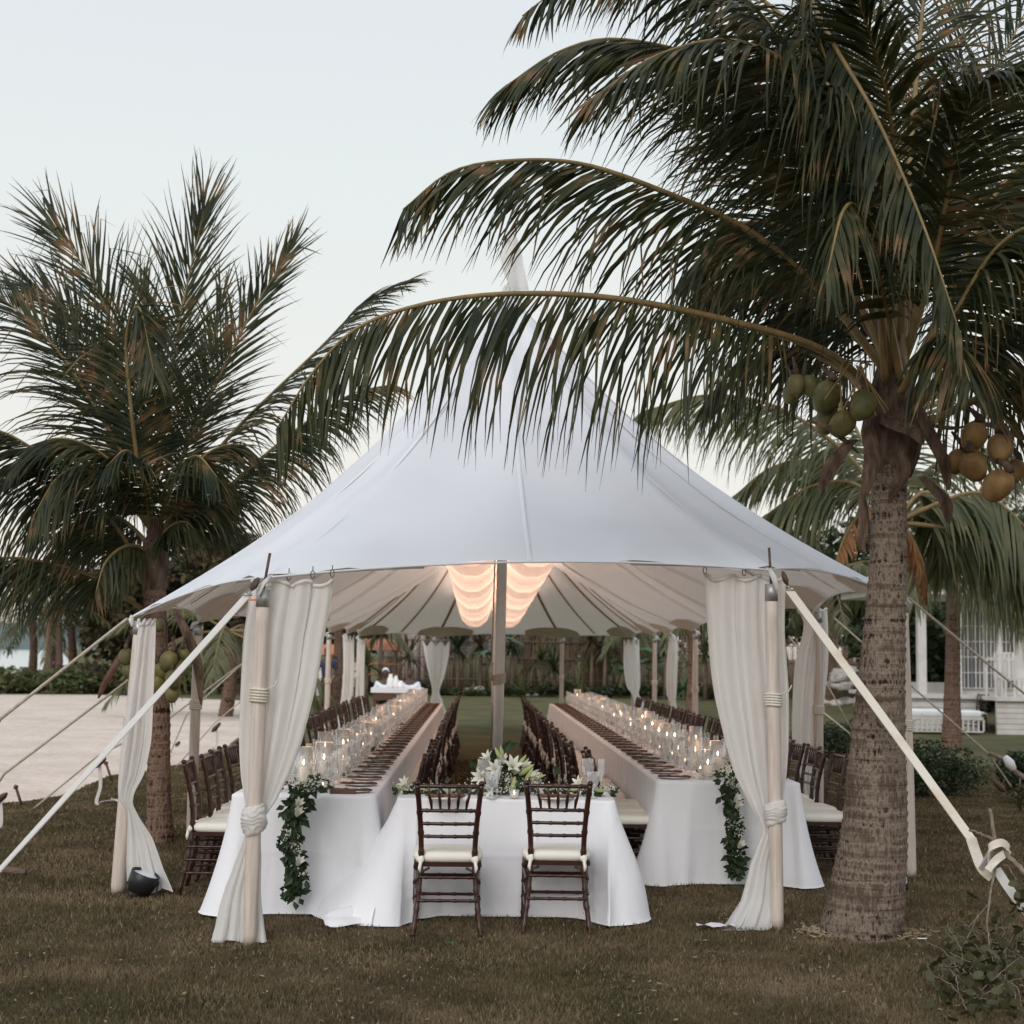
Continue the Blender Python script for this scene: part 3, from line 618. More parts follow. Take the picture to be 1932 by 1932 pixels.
# shore shrubs behind the sand
for i, (x, w_) in enumerate([(-20, 60), (40, 55), (95, 60), (150, 55), (205, 60), (255, 55), (330, 60), (395, 60)]):
    c = G(x, 1311); shrub(['sea grape shrub cut by the left edge of the view behind the sand','green shrub under the thin left palm trunk behind the sand','low green shrub behind the sand under the grey palm trunk','sea grape shrub behind the sand right of the leaning trunk','dark shrub behind the sand left of the corner curtain','brown green shrub behind the corner curtain by the sand','shrub behind the left palm at the sand edge','shrub on the far sand edge left of the front curtain'][i],
      (c.x, c.y+1), (w_/46, 1.0, (.72, .55, .62, .8, .75, .8, .7, .7)[i]), 900, .13, ('seagrape', 'brownleaf')[i % 2 if i > 2 else 0], 300+i, group='shrubs along the back of the sand')
# trees behind, left to right
TR = [(225,1300,58,5.2,2.6,'brownleaf','brown leafed tree right of the sea view'),(300,1298,62,7.0,3.6,'brownleaf','tall dull tree behind the left palm trunk'),(380,1298,60,6.2,3.2,'shrub','dark tree between the left palm and the front curtain'),
      (455,1298,60,6.8,3.4,'brownleaf','tree behind the left front curtain'),(545,1300,64,6.0,3.4,'seagrape','tree behind the near left table'),(690,1300,70,6.5,3.2,'shrub','dark tree behind the serving table'),
      (860,1300,75,5.2,3.4,'shrub','dark tree above the reed fence left of the centre pole'),(1010,1300,84,4.6,3.2,'brownleaf','low tree behind the reed fence right of the centre pole'),(1130,1300,74,5.6,3.6,'shrub','dark tree above the reed fence by the far curtain'),
      (1260,1300,72,7.5,4.0,'shrub','tall dark tree behind the right row of poles'),(1370,1300,72,8.2,4.2,'brownleaf','brown tree behind the right front curtain'),(1480,1300,70,8.8,4.4,'shrub','tall dark tree left of the big palm trunk'),
      (1600,1300,68,8.6,4.4,'shrub','dark tree hidden partly by the big palm trunk'),(1720,1300,70,9.0,4.6,'brownleaf','dull tree behind the left end of the pavilion'),(1830,1300,66,8.6,4.4,'shrub','dark tree behind the pavilion roof'),(1950,1300,62,8.8,4.6,'shrub','tree behind the right edge of the pavilion'),
      (1725,1300,47,4.6,2.6,'shrub','bushy low tree seen through the left bay of the pavilion'),(1785,1300,50,5.0,2.8,'shrub','bushy low tree seen through the second bay of the pavilion'),(1870,1300,50,5.0,2.8,'shrub','bushy tree behind the louvred wall'),(1955,1300,50,5.2,2.8,'brownleaf','bushy tree behind the right end of the louvred wall')]
for i, (x, y, Y_, h, r, m_, lab) in enumerate(TR):
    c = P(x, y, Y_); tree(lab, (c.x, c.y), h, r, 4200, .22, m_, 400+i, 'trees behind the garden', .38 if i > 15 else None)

# ---- reed fence
o = thing('reed_fence', 'tall brown reed fence closing the garden behind the tent', 'fence', (3, 62.5, 0))
mb = MB(); rg = random.Random(9); x = -4.2
while x < 17.5:
    h = 2.55+rg.uniform(-.25, .3)+.15*math.sin(x*.8); t = rg.uniform(-.05, .05)
    mb.tube([(x, 62.5+rg.uniform(-.06, .06), -.02), (x+t, 62.5, h)], [.022, .014], 4); x += .045
mb.build('reeds', M['reed'], o)
for z in (.6, 1.5, 2.2):
    mb = MB(); mb.tube([(-4.2, 62.42, z), (17.5, 62.42, z)], .025, 6); mb.build('rail', M['barkbrown'], o)
# ---- garden plants in the bed
def spiky(label, c, h, r, n, m, seed, nm='agave', stem=0, cat='plant', wd=.045, group=None):
    rg = random.Random(seed); o = thing(nm, label, cat, (c[0], c[1], 0), group); mb = MB(); b0 = Vector((c[0], c[1], stem))
    for i in range(n):
        a = rg.uniform(0, 6.28); el = rg.uniform(.1, 1.4) if not stem else rg.uniform(-.7, 1.3); l = r*rg.uniform(.7, 1.1)
        d = Vector((math.cos(a)*math.cos(el), math.sin(a)*math.cos(el), math.sin(el))); q = b0.copy(); rows = []; wv = d.cross(Vector((0, 0, 1))).normalized()
        for j in range(5):
            rows.append((q-wv*wd*(1, 1, .8, .5, .05)[j], q+wv*wd*(1, 1, .8, .5, .05)[j])); q = q+d*l/4; d = (d+Vector((0, 0, -.12))).normalized()
        mb.grid(rows)
    mb.build('leaves', M[m], o, smooth=False)
    if stem: mb = MB(); mb.tube([(c[0], c[1], -.02), (c[0]+.05, c[1], stem)], [.09, .06], 8); mb.build('stem', M['barkbrown'], o)
    return o
def banana(label, c, h, seed):
    rg = random.Random(seed); o = thing('banana_plant', label, 'plant', (c[0], c[1], 0), 'banana plants by the fence')
    mb = MB(); mb.tube([(c[0], c[1], -.02), (c[0]+.05, c[1], h*.45), (c[0]+.12, c[1], h*.7)], [.13, .09, .06], 8); mb.build('stem', M['rib'], o)
    for i in range(8):
        a = i*2.4+rg.uniform(-.3, .3); l = h*.45*rg.uniform(.8, 1.1); q = Vector((c[0]+.1, c[1], h*rg.uniform(.35, .72))); d = Vector((math.cos(a)*.7, math.sin(a)*.7, .8)).normalized(); rows = []
        wv = d.cross(Vector((0, 0, 1))).normalized()
        for j in range(8):
            ww = .17*math.sin(math.pi*(.08+j/8*.9)); rows.append((q-wv*ww+Vector((0, 0, -.05)), q, q+wv*ww+Vector((0, 0, -.05)))); q = q+d*l/7; d = (d+Vector((0, 0, -.24))).normalized()
        mb = MB(); mb.grid(rows); mb.build('leaf', M['brightleaf'], o)
    return o
def g2(px, Y_): c = P(px, 1300, Y_); return (c.x, c.y)
banana('banana plant with yellow stem between the centre pole and the right chairs', g2(927, 60), 2.9, 1)
banana('banana plant with broad leaves right of the far curtain', g2(1232, 60), 2.7, 2)
banana('banana plant behind the right row of poles', g2(1170, 61), 2.2, 3)
spiky('yucca with a drooping rosette left of the centre pole', g2(862, 60), 2.6, 1.5, 90, 'shrub', 5, 'yucca', 1.9)
spiky('pale agave at the foot of the fence right of the banana plant', g2(985, 59), 1, 1.1, 40, 'seagrape', 6)
spiky('olive agave behind the right table end', g2(1095, 59), 1, .9, 36, 'seagrape', 7)
spiky('small agave left of the yucca', g2(820, 59), 1, .7, 30, 'seagrape', 8)
spiky('yellowish grass clump near the centre pole', g2(893, 59), 1, .7, 40, 'seagrape', 9, 'grass_clump')
spiky('dragon tree leaning in the middle of the bed', g2(1020, 60.5), 2.2, 1.0, 60, 'seagrape', 10, 'dragon_tree', 1.5)
spiky('dry palm rosette high against the fence', g2(1115, 61), 2.4, 1.3, 70, 'brownleaf', 11, 'yucca', 2.3)
spiky('shaggy palm rosette above the serving table', g2(715, 58), 2.4, 1.7, 80, 'shrub', 12, 'yucca', 2.5)
spiky('bright strap leaved plant by the right poles', g2(1290, 58), 1.2, 1.0, 40, 'brightleaf', 13, 'agave', .4)
for i, (x, yy_, h_, r_, n_, m_, st, lab) in enumerate([(770,59,1.6,1.3,60,'brownleaf',1.5,'dry palmetto right of the serving table'),(905,60.5,2.6,1.3,60,'brownleaf',2.0,'shaggy brown palmetto left of the mast by the fence'),(1045,59.5,1.5,1.2,60,'shrub',1.1,'dark palmetto at the middle of the bed'),(1140,60.5,2.6,1.4,60,'brownleaf',2.1,'brown palmetto left of the right far curtain'),
   (1255,59,2.4,1.4,70,'shrub',1.9,'dark palmetto between the right bare poles'),(1330,58,2.6,1.5,60,'seagrape',1.8,'olive palmetto left of the right front curtain'),(965,60.8,2.6,1.2,60,'shrub',2.1,'dark palmetto beside the tall banana plant'),(690,57,1.6,1.4,60,'seagrape',1.2,'olive palmetto left of the serving table')]): spiky(lab, g2(x, yy_), h_, r_, n_, m_, 80+i, 'palmetto', st, group='palmettos in the garden bed')
for i, (x, hh, m_, lab) in enumerate([(790,.9,'shrub','low shrub right of the seated waiter'),(850,.45,'shrub','small mound of leaves under the yucca'),(880,.35,'seagrape','tiny green mound left of the centre pole'),(955,.6,'shrub','dark low shrub at the foot of the banana plant'),(1035,.7,'shrub','dark low shrub behind the right table end'),(1085,.75,'shrub','dark shrub under the middle palm trunk'),
      (1150,.8,'shrub','dark shrub left of the right far curtain'),(1215,.8,'shrub','dark shrub right of the right far curtain'),(1265,.8,'shrub','dark shrub behind the narrow curtain'),(1340,.9,'brownleaf','brown shrub behind the right front curtain'),(1520,1.0,'brownleaf','brown green shrub behind the peach curtain'),(1420,1.0,'shrub','dark shrub behind the right front pole'),(735,.9,'shrub','shrub behind the serving table'),(665,.9,'shrub','shrub left of the serving table')]):
    c = g2(x, 59.5); shrub(lab, c, (1.1, .5, hh*.42), 500, .11, m_, 500+i, group='shrubs in the garden bed')
# rocks edging the bed
rg = random.Random(12)
proto = None; places = []
for i in range(22):
    px = 842+i*22+rg.uniform(-6, 6)
    if i > 10: px = 842+i*24
    places.append((px, 1311+rg.uniform(-2, 2)))
nth = 0
for i, (px, py) in enumerate(places):
    c = G(px, py); s_ = rg.uniform(.12, .26)
    mb = MB(); mb.ell((0, 0, s_*.5), (s_*1.3, s_, s_*.75), 9, 6, jit=.8, seed=i)
    q = mb.build('rock', M['rock']); q.location = c; tag(q, '%s white edging rock from the left along the lawn under the reed fence' % ordi(i), 'rock', 'rocks edging the garden bed')
# rock pile
for i in range(12):
    px, py = 1578+rg.uniform(-22, 40), 1322-rg.uniform(0, 38)*(1 if rg.random() < .7 else .4); c = P(px, py, 50+rg.uniform(-.3, .3)); s_ = rg.uniform(.18, .32)
    if i < 5: c = G(1556+i*21, 1331); c.z = s_*.4
    mb = MB(); mb.ell((0, 0, 0), (s_*1.4, s_, s_*.7), 9, 6, jit=.8, seed=60+i); q = mb.build('boulder', M['rock']); q.location = (c.x, G(1580, 1331).y+rg.uniform(-.4, .4), c.z if i < 5 else (.25+.09*i))
    if i >= 5: q.location.x = G(1590, 1331).x + rg.uniform(-.5, .5)
    tag(q, '%s white boulder from the bottom left of the rock pile near the big trunk' % ordi(i), 'rock', 'boulders piled beside the lawn')

# ---- white pavilion on the right
PY = G(1800, 1381).y
pav = thing('pavilion', 'white boarded pavilion with posts and tall louvred windows behind the palms', 'building', (12, PY, 0))
def px_x(px, Y_): return P(px, 1250, Y_).x
def px_z(px, py, Y_): return P(px, py, Y_).z
dz = px_z(1800, 1312, PY)
xa, xb, xc = px_x(1706, PY), px_x(1860, PY), px_x(2060, PY)
mb = MB(); k = 0; z = 0.0
while z < dz-.08: mb.box((px_x(1855, PY), PY-.9+.012*(k % 2), z), (xc, PY-.80, z+.115)); z += .125; k += 1
mb.build('boarding', M['whitewood'], pav, smooth=False)
mb = MB(); z = 0.0
while z < dz-.08: mb.box((xa, PY+.6, z), (px_x(1862, PY), PY+.7, z+.13)); z += .14
mb.build('boarding', M['whitewood'], pav, smooth=False)
mb = MB(); mb.box((xa-.1, PY+.5, dz-.09), (xc, PY+5, dz)); mb.box((px_x(1852, PY), PY-1.0, dz-.09), (xc, PY+.497, dz+.003)); mb.build('deck_floor', M['whitewood'], pav, smooth=False)
ztop = px_z(1800, 1120, PY)
for px in (1707, 1757, 1817, 1828, 1905):
    w_ = .12 if px != 1757 else .2; x_ = px_x(px, PY)
    mb = MB(); mb.box((x_-w_/2, PY+.7, dz), (x_+w_/2, PY+.7+w_, ztop)); mb.build('post', M['whitewood'], pav, smooth=False)
mb = MB(); mb.box((xa-.1, PY+3.6, dz), (px_x(1820, PY+3), PY+3.7, dz+.25)); mb.build('rear_wall', M['whitewood'], pav, smooth=False)
mb = MB(); mb.box((px_x(1833, PY), PY+1.6, dz), (xc, PY+1.75, ztop)); mb.build('wall', M['whitewood'], pav, smooth=False)
for px in (1862, 1885, 1915, 1945):
    x_ = px_x(px, PY); f = MB()
    for j in range(4): f.box((x_-.16+j*.1-.012, PY+1.50, dz+.15), (x_-.16+j*.1+.012, PY+1.54, ztop-.35))
    for j in range(6): zz = dz+.15+j*(ztop-.5-dz)/5; f.box((x_-.17, PY+1.51, zz-.012), (x_+.15, PY+1.53, zz+.012))
    fo = f.build('window', M['whitewood'], pav, smooth=False)
    g = MB(); g.box((x_-.17, PY+1.55, dz+.15), (x_+.15, PY+1.57, ztop-.35)); go = g.build('pane', M['winglass'], None, smooth=False); go.parent = fo
mb = MB(); mb.box((xa-.3, PY+.4, ztop), (xc, PY+5, ztop+.18))
mb.add([(xa-.5, PY+.3, ztop+.18), (xc, PY+.3, ztop+.18), (xc, PY+2.8, ztop+1.3), (xa+1.5, PY+2.8, ztop+1.3), (xa-.5, PY+5.2, ztop+.18), (xc, PY+5.2, ztop+.18)], [(0, 1, 2, 3), (0, 3, 4), (3, 2, 5, 4)])
mb.build('roof', M['whitewood'], pav, smooth=False)
mb = MB()
for px in (1838, 1855, 1873, 1890): x_ = px_x(px, PY); mb.box((x_-.02, PY-.85, dz+.003), (x_+.02, PY-.81, dz+.85))
mb.box((px_x(1835, PY), PY-.86, dz+.85), (px_x(1893, PY), PY-.80, dz+.9)); mb.build('railing', M['whitewood'], pav, smooth=False)
x_ = px_x(1900, PY); t = thing('patio_chair', 'white slatted chair on the pavilion deck behind the railing', 'chair', (x_, PY-.1, dz+.003))
mb = MB(); mb.box((-.28, -.25, .38), (.28, .25, .44)); lbuild(mb, 'seat', M['whitewood'], t, False)
mb = MB(); [mb.box((-.28+j*.11, .22, .44), (-.21+j*.11, .26, 1.0)) for j in range(5)]; mb.box((-.28, .215, 1.0), (.23, .265, 1.05)); lbuild(mb, 'backrest', M['whitewood'], t, False)
for sx in (-.25, .25):
    for sy in (-.22, .22): mb = MB(); mb.box((sx-.025, sy-.025, 0), (sx+.025, sy+.025, .38)); lbuild(mb, 'leg', M['whitewood'], t, False)
c = G(1770, 1384); t = thing('outdoor_sofa', 'white cushioned slatted sofa on the grass before the pavilion', 'sofa', (c.x, c.y, 0))
mb = MB(); mb.box((-.75, -.35, .34), (.95, .35, .40)); mb.box((-.75, -.35, .05), (.95, .35, .08)); [mb.box((-.74+j*.12, -.34, .08), (-.70+j*.12, -.31, .34)) for j in range(15)]; lbuild(mb, 'frame', M['whitewood'], t, False)
mb = MB(); mb.box((-.73, -.33, .40), (.1, .33, .56)); mb.box((.12, -.33, .40), (.93, .33, .55)); o_ = lbuild(mb, 'cushion', M['upholstery'], t)
bv = o_.modifiers.new('bevel', 'BEVEL'); bv.width = .05; bv.segments = 3

# ---- pale house behind the left table + red pieces
hs = thing('garden_house', 'pale boarded house wall with a white post behind the serving table', 'building', (-3.2, 66, 0))
mb = MB(); z = 0
while z < 4.2: mb.box((px_x(742, 66), 66, z), (px_x(800, 66), 66.1, z+.17)); z += .18
mb.build('wall', M['pinkboard'], hs, smooth=False)
mb = MB(); mb.box((px_x(780, 66)-.15, 65.7, 0), (px_x(780, 66)+.15, 65.95, 4.2)); mb.build('post', M['whitewood'], hs, smooth=False)
t = thing('garden_steps', 'low white walls in front of the trees left of the serving table', 'wall', (-6, 57, 0))
for j in range(4): mb = MB(); mb.box((px_x(590, 57), 57+j*.4, j*.32), (px_x(668, 57), 57.35+j*.4, j*.32+.3)); mb.build('step', M['whitewood'], t, smooth=False)
for i, (a, b_, z0, z1, lab) in enumerate([(560, 632, 1.55, 1.95, 'terracotta roofed shelter behind the left poles'), (686, 752, 1.75, 2.2, 'terracotta roofed shelter above the serving table')]):
    t = thing('garden_shelter', lab, 'shelter', (px_x((a+b_)/2, 59.5), 59.5, 0), 'garden shelters')
    x0, x1 = px_x(a, 59.5), px_x(b_, 59.5)
    mb = MB(); mb.add([(x0, 58.9, z0), (x1, 58.9, z0), (x1, 59.6, z1), (x0, 59.6, z1), (x0, 60.3, z0), (x1, 60.3, z0)], [(0, 1, 2, 3), (3, 2, 5, 4)]); mb.build('roof', M['terra'], t, smooth=False)
    for q in (x0+.1, x1-.1):
        for yy in (59.0, 60.2): mb = MB(); mb.tube([(q, yy, -.02), (q, yy, z0+.05)], .05, 6); mb.build('post', M['barkbrown'], t)
    for k_ in range(2): mb = MB(); mb.tube([(x0, 59.0, .8+.4*k_), (x1, 59.0, .8+.4*k_)], .05, 6); mb.build('rail', M['terra'], t)

# ============================================================ THE TENT
A, B, C_, D_ = G(470, 1783), G(1467, 1752), G(222, 1685), G(1717, 1655)
LX, RX = -2.62, 3.42
EV = [  # eave points, clockwise from the front left pole: (base, pole top, eave point)
 (A, P(497,1112,A.y), P(508,1088,A.y)), (B, P(1455,1102,B.y), P(1451,1074,B.y)), (D_, P(1702,1130,D_.y), P(1690,1122,D_.y))]
for yy, ze in [(15, 2.20), (19.3, 2.12), (23.6, 2.11), (26.6, 2.09), (29.1, 2.09)]:
    EV.append((Vector((RX, yy, 0)), Vector((RX, yy, ze-.03)), Vector((RX, yy, ze))))
EV += [(Vector((3.43,33.2,0)), Vector((3.43,33.2,2.07)), Vector((3.43,33.2,2.10))), (Vector((1.89,34.3,0)), Vector((1.89,34.3,2.05)), Vector((1.89,34.3,2.08))),
       (Vector((-1.01,34.3,0)), Vector((-1.01,34.3,2.02)), Vector((-1.01,34.3,2.05)))]
for yy, ze in [(32.3, 2.03), (29.3, 2.035), (25.9, 2.02), (21.9, 2.0), (17.9, 1.97), (13.9, 1.95)]:
    EV.append((Vector((LX, yy, 0)), Vector((LX, yy, ze-.03)), Vector((LX, yy, ze))))
EV.append((C_, P(266,1172,C_.y), P(250,1163,C_.y)))
tent = thing('sailcloth_tent', 'long white sailcloth wedding tent with a pointed peak, wooden side poles and a steel mast', 'tent', (.3, 14, 0))
PK = [P(960, 552, 14), Vector((.25, 20.8, 5.0)), Vector((.25, 27.6, 5.0))]
def ridge(y):
    y = min(27.6, max(14.0, y)); 
    if y < 20.8: u = (y-14)/6.8; a, b = PK[0], PK[1]
    else: u = (y-20.8)/6.8; a, b = PK[1], PK[2]
    z = a.z+(b.z-a.z)*u - 1.15*(1-abs(2*u-1)**1.5)
    return Vector((a.x+(b.x-a.x)*u, y, z))
perim = []; n_ev = len(EV); SEG = 28; NEAR = []
for i in range(n_ev):
    a, b = EV[i][2], EV[(i+1) % n_ev][2]; L_ = (b-a).length
    for j in range(SEG):
        t = j/SEG; p = a.lerp(b, t); s4 = 4*t*(1-t)
        cen = Vector((.3, min(27.6, max(14, p.y)), 0)); inw = (cen-Vector((p.x, p.y, 0))).normalized()
        sag = min(.10, L_*.03)
        if i == 0: sag = .075
        p = p + Vector((0, 0, sag*s4)) + inw*(sag*.9*s4); perim.append((p, t, i))
def roofpt(p, t):
    r = ridge(p.y); q = p.lerp(r, t); e0 = 1-t
    z = p.z + (r.z-p.z)*(1-(e0**1.0)) ; base_ = p.z+(r.z-p.z)*t
    dip = .11*(r.z-p.z)*math.sin(math.pi*t)**1.0*(1.0 if p.y > 14 else .95)
    return Vector((q.x, q.y, base_-dip))
rows = []; NT = 40
for k in range(NT+1):
    t = (k/NT); row = []
    for p, tt, i in perim:
        q = roofpt(p, t); dpl = min(tt, 1-tt)*2; rip = .010*math.sin(tt*math.pi*2*3+i)*(1-t)**2 + .016*math.cos(tt*math.pi*2*7)*math.exp(-t*7)*math.exp(-dpl*2.2) + .03*mnoise.noise(Vector((q.x*.9, q.y*.9, t*3)))*math.sin(math.pi*t)
        # shallow fluting: panels belly down between the seam lines
        bel = -.05*abs(math.sin(math.pi*tt*2))*math.sin(math.pi*t)
        row.append(q+Vector((0, 0, bel+rip)))
    rows.append(row)
mb = MB(); mb.grid(rows, True); mb.build('canopy', M['canvas'], tent)
# hem of the eave
mb = MB(); mb.tube([p+Vector((0, 0, -.004)) for p, _, _ in perim]+[perim[0][0]+Vector((0, 0, -.004))], .007, 6, cap=False); mb.build('hem', M['canvas'], tent)
# seams on the underside
for i in range(n_ev):
    for tt in (0, .5):
        if i in (0,) and tt == .5: nn = 12
        j = int(tt*SEG); p = perim[i*SEG+j][0]; rows = []
        for k in range(1, NT):
            t = k/NT; q = roofpt(p, t)+Vector((0, 0, -.022))
            nrm = (ridge(p.y)-p); sd = Vector((-nrm.y, nrm.x, 0)).normalized(); wv = .030 if tt == 0 else .020
            rows.append([q-sd*wv, q+sd*wv])
        mb = MB(); mb.grid(rows); mb.build('seam', M['seam'], tent, smooth=False)
for i in range(n_ev):
    for tt in (0, .5):
        p = perim[i*SEG+int(tt*SEG)][0]; rows = []
        for k in range(0, NT+1):
            t = k/NT; q = roofpt(p, t)+Vector((0, 0, .006)); nrm = (ridge(p.y)-p); sd = Vector((-nrm.y, nrm.x, 0)).normalized(); rows.append([q-sd*.014+Vector((0, 0, -.004)), q, q+sd*.014+Vector((0, 0, -.004))])
        mb = MB(); mb.grid(rows); mb.build('outer_seam', M['canvas'], tent)
# corner reinforcement patches (fan shaped, inside)
for i in range(n_ev):
    p0 = perim[i*SEG][0]; rows = []
    for k in range(5):
        t = .015+k*.028; row = []
        for j in range(-8, 9):
            f = 1-(j/8.8)**2*.6; pp_ = perim[(i*SEG+j) % len(perim)][0]; row.append(roofpt(pp_, t*f)+Vector((0, 0, -.036)))
        rows.append(row)
    mb = MB(); mb.grid(rows); mb.build('corner_patch', M['patch'], tent)
# lacing ropes and cap at the peak
mb = MB(); pk = PK[0]
for j in range(9): a = j*.7; mb.tube([pk+Vector((math.cos(a)*.12, math.sin(a)*.12, -.13)), pk+Vector((math.cos(a+.3)*.07, math.sin(a+.3)*.07, -.03)), pk+Vector((math.cos(a+.6)*.03, math.sin(a+.6)*.03, .07))], [.02, .022, .012], 6)
mb.ell(pk+Vector((0, 0, -.05)), (.1, .1, .07), 12, 8, jit=.4); mb.build('peak_cap', M['curtain'], tent)
# side poles
def side_pole(b, t, r, ev, near, wrapz=None, spike=True):
    d = (t-b).normalized(); mb = MB(); L_ = (t-b).length
    ps = [b+d*(L_*q) for q in (0, .03, .25, .6, .9, .965)]; mb.tube(ps, [r*.92, r*1.0, r*1.06, r*1.05, r*.95, r*.92], 16 if near else 8)
    po = mb.build('side_pole', M['pole'], tent)
    mb = MB(); mb.tube([b+d*(L_*.95), b+d*(L_*1.0)], r*1.02, 14 if near else 8); q = mb.build('cap', M['steel'], None); q.parent = po
    if spike: mb = MB(); mb.tube([b+d*(L_*1.0), ev+Vector((0, 0, .14 if near else .05))], .0085 if near else .012, 8); q = mb.build('spike', M['rust'], None); q.parent = po
    if wrapz:
        mb = MB()
        for k in range(5): c = b+d*((wrapz+k*.017)/d.z); mb.tube([c+Vector((math.cos(a*.5236)*(r*1.06+.006), math.sin(a*.5236)*(r*1.06+.006), .003*math.sin(a))) for a in range(13)], .0085, 6, cap=False)
        mb.tube([c+Vector((r, -.03, 0)), c+Vector((r+.05, -.04, .02)), c+Vector((r+.07, -.04, .06))], .004, 5)
        q = mb.build('rope_wrap', M['strap'], None); q.parent = po
    # webbing loop
    mb = MB(); c = b.lerp(t, .99); out = (Vector((c.x-.3, (c.y-14) if c.y < 14 else 0, 0))).normalized()
    mb.tube([ev+Vector((0, 0, .0)), ev.lerp(c, .5)+out*.05, c+out*(.07)+Vector((0, 0, -.02))], [.02, .022, .016], 6, sx=.4); q = mb.build('webbing', M['curtain'], None); q.parent = po
    return po
for i, (b, t, ev) in enumerate(EV):
    side_pole(b, t, .041 if i < 2 else (.05 if i in (2, n_ev-1) else .045), ev, i < 3 or i == n_ev-1, 1.40 if i == 0 else (1.40 if i == 1 else 1.15), spike=i in (0, 1, 2))
# centre masts
for k, (bx, tp_) in enumerate([(G(934, 1575), PK[0]), (Vector((.27, 20.8, 0)), PK[1]), (Vector((.27, 27.6, 0)), PK[2])]):
    bx = Vector((bx.x, tp_.y, 0)); mb = MB(); r = .047 if k == 0 else .042
    mb.tube([bx, bx.lerp(tp_, .25), bx.lerp(tp_, .251), bx.lerp(tp_, .997)], [r, r, r*1.04, r*1.0], 24); mo = mb.build('mast', M['alu'], tent)
    mb = MB(); z0 = 1.42
    if k == 0:
        for j in range(6):
            c = bx.lerp(tp_, (z0+j*.016)/tp_.z); mb.tube([c+Vector((math.cos(a*.4)*(r+.009), math.sin(a*.4)*(r+.009), .012*math.cos(a*.4))) for a in range(17)], .009, 6, cap=False)
        c = bx.lerp(tp_, z0/tp_.z); mb.tube([c+Vector((-r-.02, -.02, .02)), c+Vector((-r-.035, -.02, .12)), c+Vector((-r-.02, -.02, .2))], [.012, .02, .012], 7)
        mb.tube([c+Vector((-r-.025, -.02, .2)), bx.lerp(tp_, .93)+Vector((-r-.01, -.02, 0))], .007, 6)
        q = mb.build('halyard_rope', M['rope'], None); q.parent = mo
# spire + pennant
mb = MB(); mb.tube([PK[0]+Vector((0, 0, -.02)), P(962, 454, 14)], [.014, .010], 8); mb.build('spire', M['steel'], tent)
rows = []
for k in range(14):
    u = k/13; y_ = 440+u*108
    xl = float(np.interp(u, (0, .15, .38, .65, .85, 1), (966, 953, 943, 948, 958, 966))); xr = float(np.interp(u, (0, .3, .6, 1), (972, 984, 989, 998))); rows.append([P(xl+(xr-xl)*j/6, y_, 13.98+.06*math.sin(j*1.1+u*4)) for j in range(7)])
mb = MB(); mb.grid(rows); tag(mb.build('pennant', M['curtain']), 'twisted white pennant flying from the spire on the tent peak', 'flag')

# ---- lit fabric swags below the ridge
for s_, lab in ((-1, 'glowing scalloped fabric lantern left of the mast under the ridge'), (1, 'glowing scalloped fabric lantern right of the mast under the ridge')):
    xc_ = .27+(-.39 if s_ < 0 else .30); y0, y1, nb = 14.6, 31.5, 12; rows = []
    for k in range(nb*8+1):
        u = k/(nb*8); y_ = y0+(y1-y0)*u; sc = abs(math.sin(math.pi*u*nb))**.55; zb = 2.68-.40*u - .13*sc + .10; hw = .30+.045*sc; dep = .48+.1*sc; row = []
        for j in range(17):
            a = math.pi*j/16; bulge = .012*abs(math.sin(a*6))*sc
            row.append(Vector((xc_-math.cos(a)*(hw+bulge), y_, zb+.55-(dep+bulge)*math.sin(a)**.8)))
        rows.append(row)
    cords = [rows[k*8] for k in range(nb+1)]
    mb = MB(); mb.grid(rows); o = thing('fabric_lantern', lab, 'lantern', (xc_, 15, 2.6), 'lit fabric lanterns under the tent ridge'); mb.build('swag', M['swag'], o)
    mb = MB(); 
    for q in (-.3, .3): mb.tube([(xc_+q, y0, 3.15), (xc_+q, y1, 2.75)], .006, 5)
    mb.build('hanging_line', M['rope'], o)
    for cr_ in cords: mb = MB(); mb.tube([p+Vector((0, 0, -.004)) for p in cr_], .009, 5); mb.build('gather_cord', M['seam2'], o)
    for k in range(8):
        ld = bpy.data.lights.new('lantern_bulb', 'POINT'); ld.energy = 13; ld.color = (1, .76, .60); ld.shadow_soft_size = .12
        lo = bpy.data.objects.new('lantern_bulb', ld); col.objects.link(lo); lo.location = (xc_, 15.4+k*2.1, 3.05-.055*k); lo.parent = o; lo.matrix_parent_inverse = Matrix.Translation(-o.location)

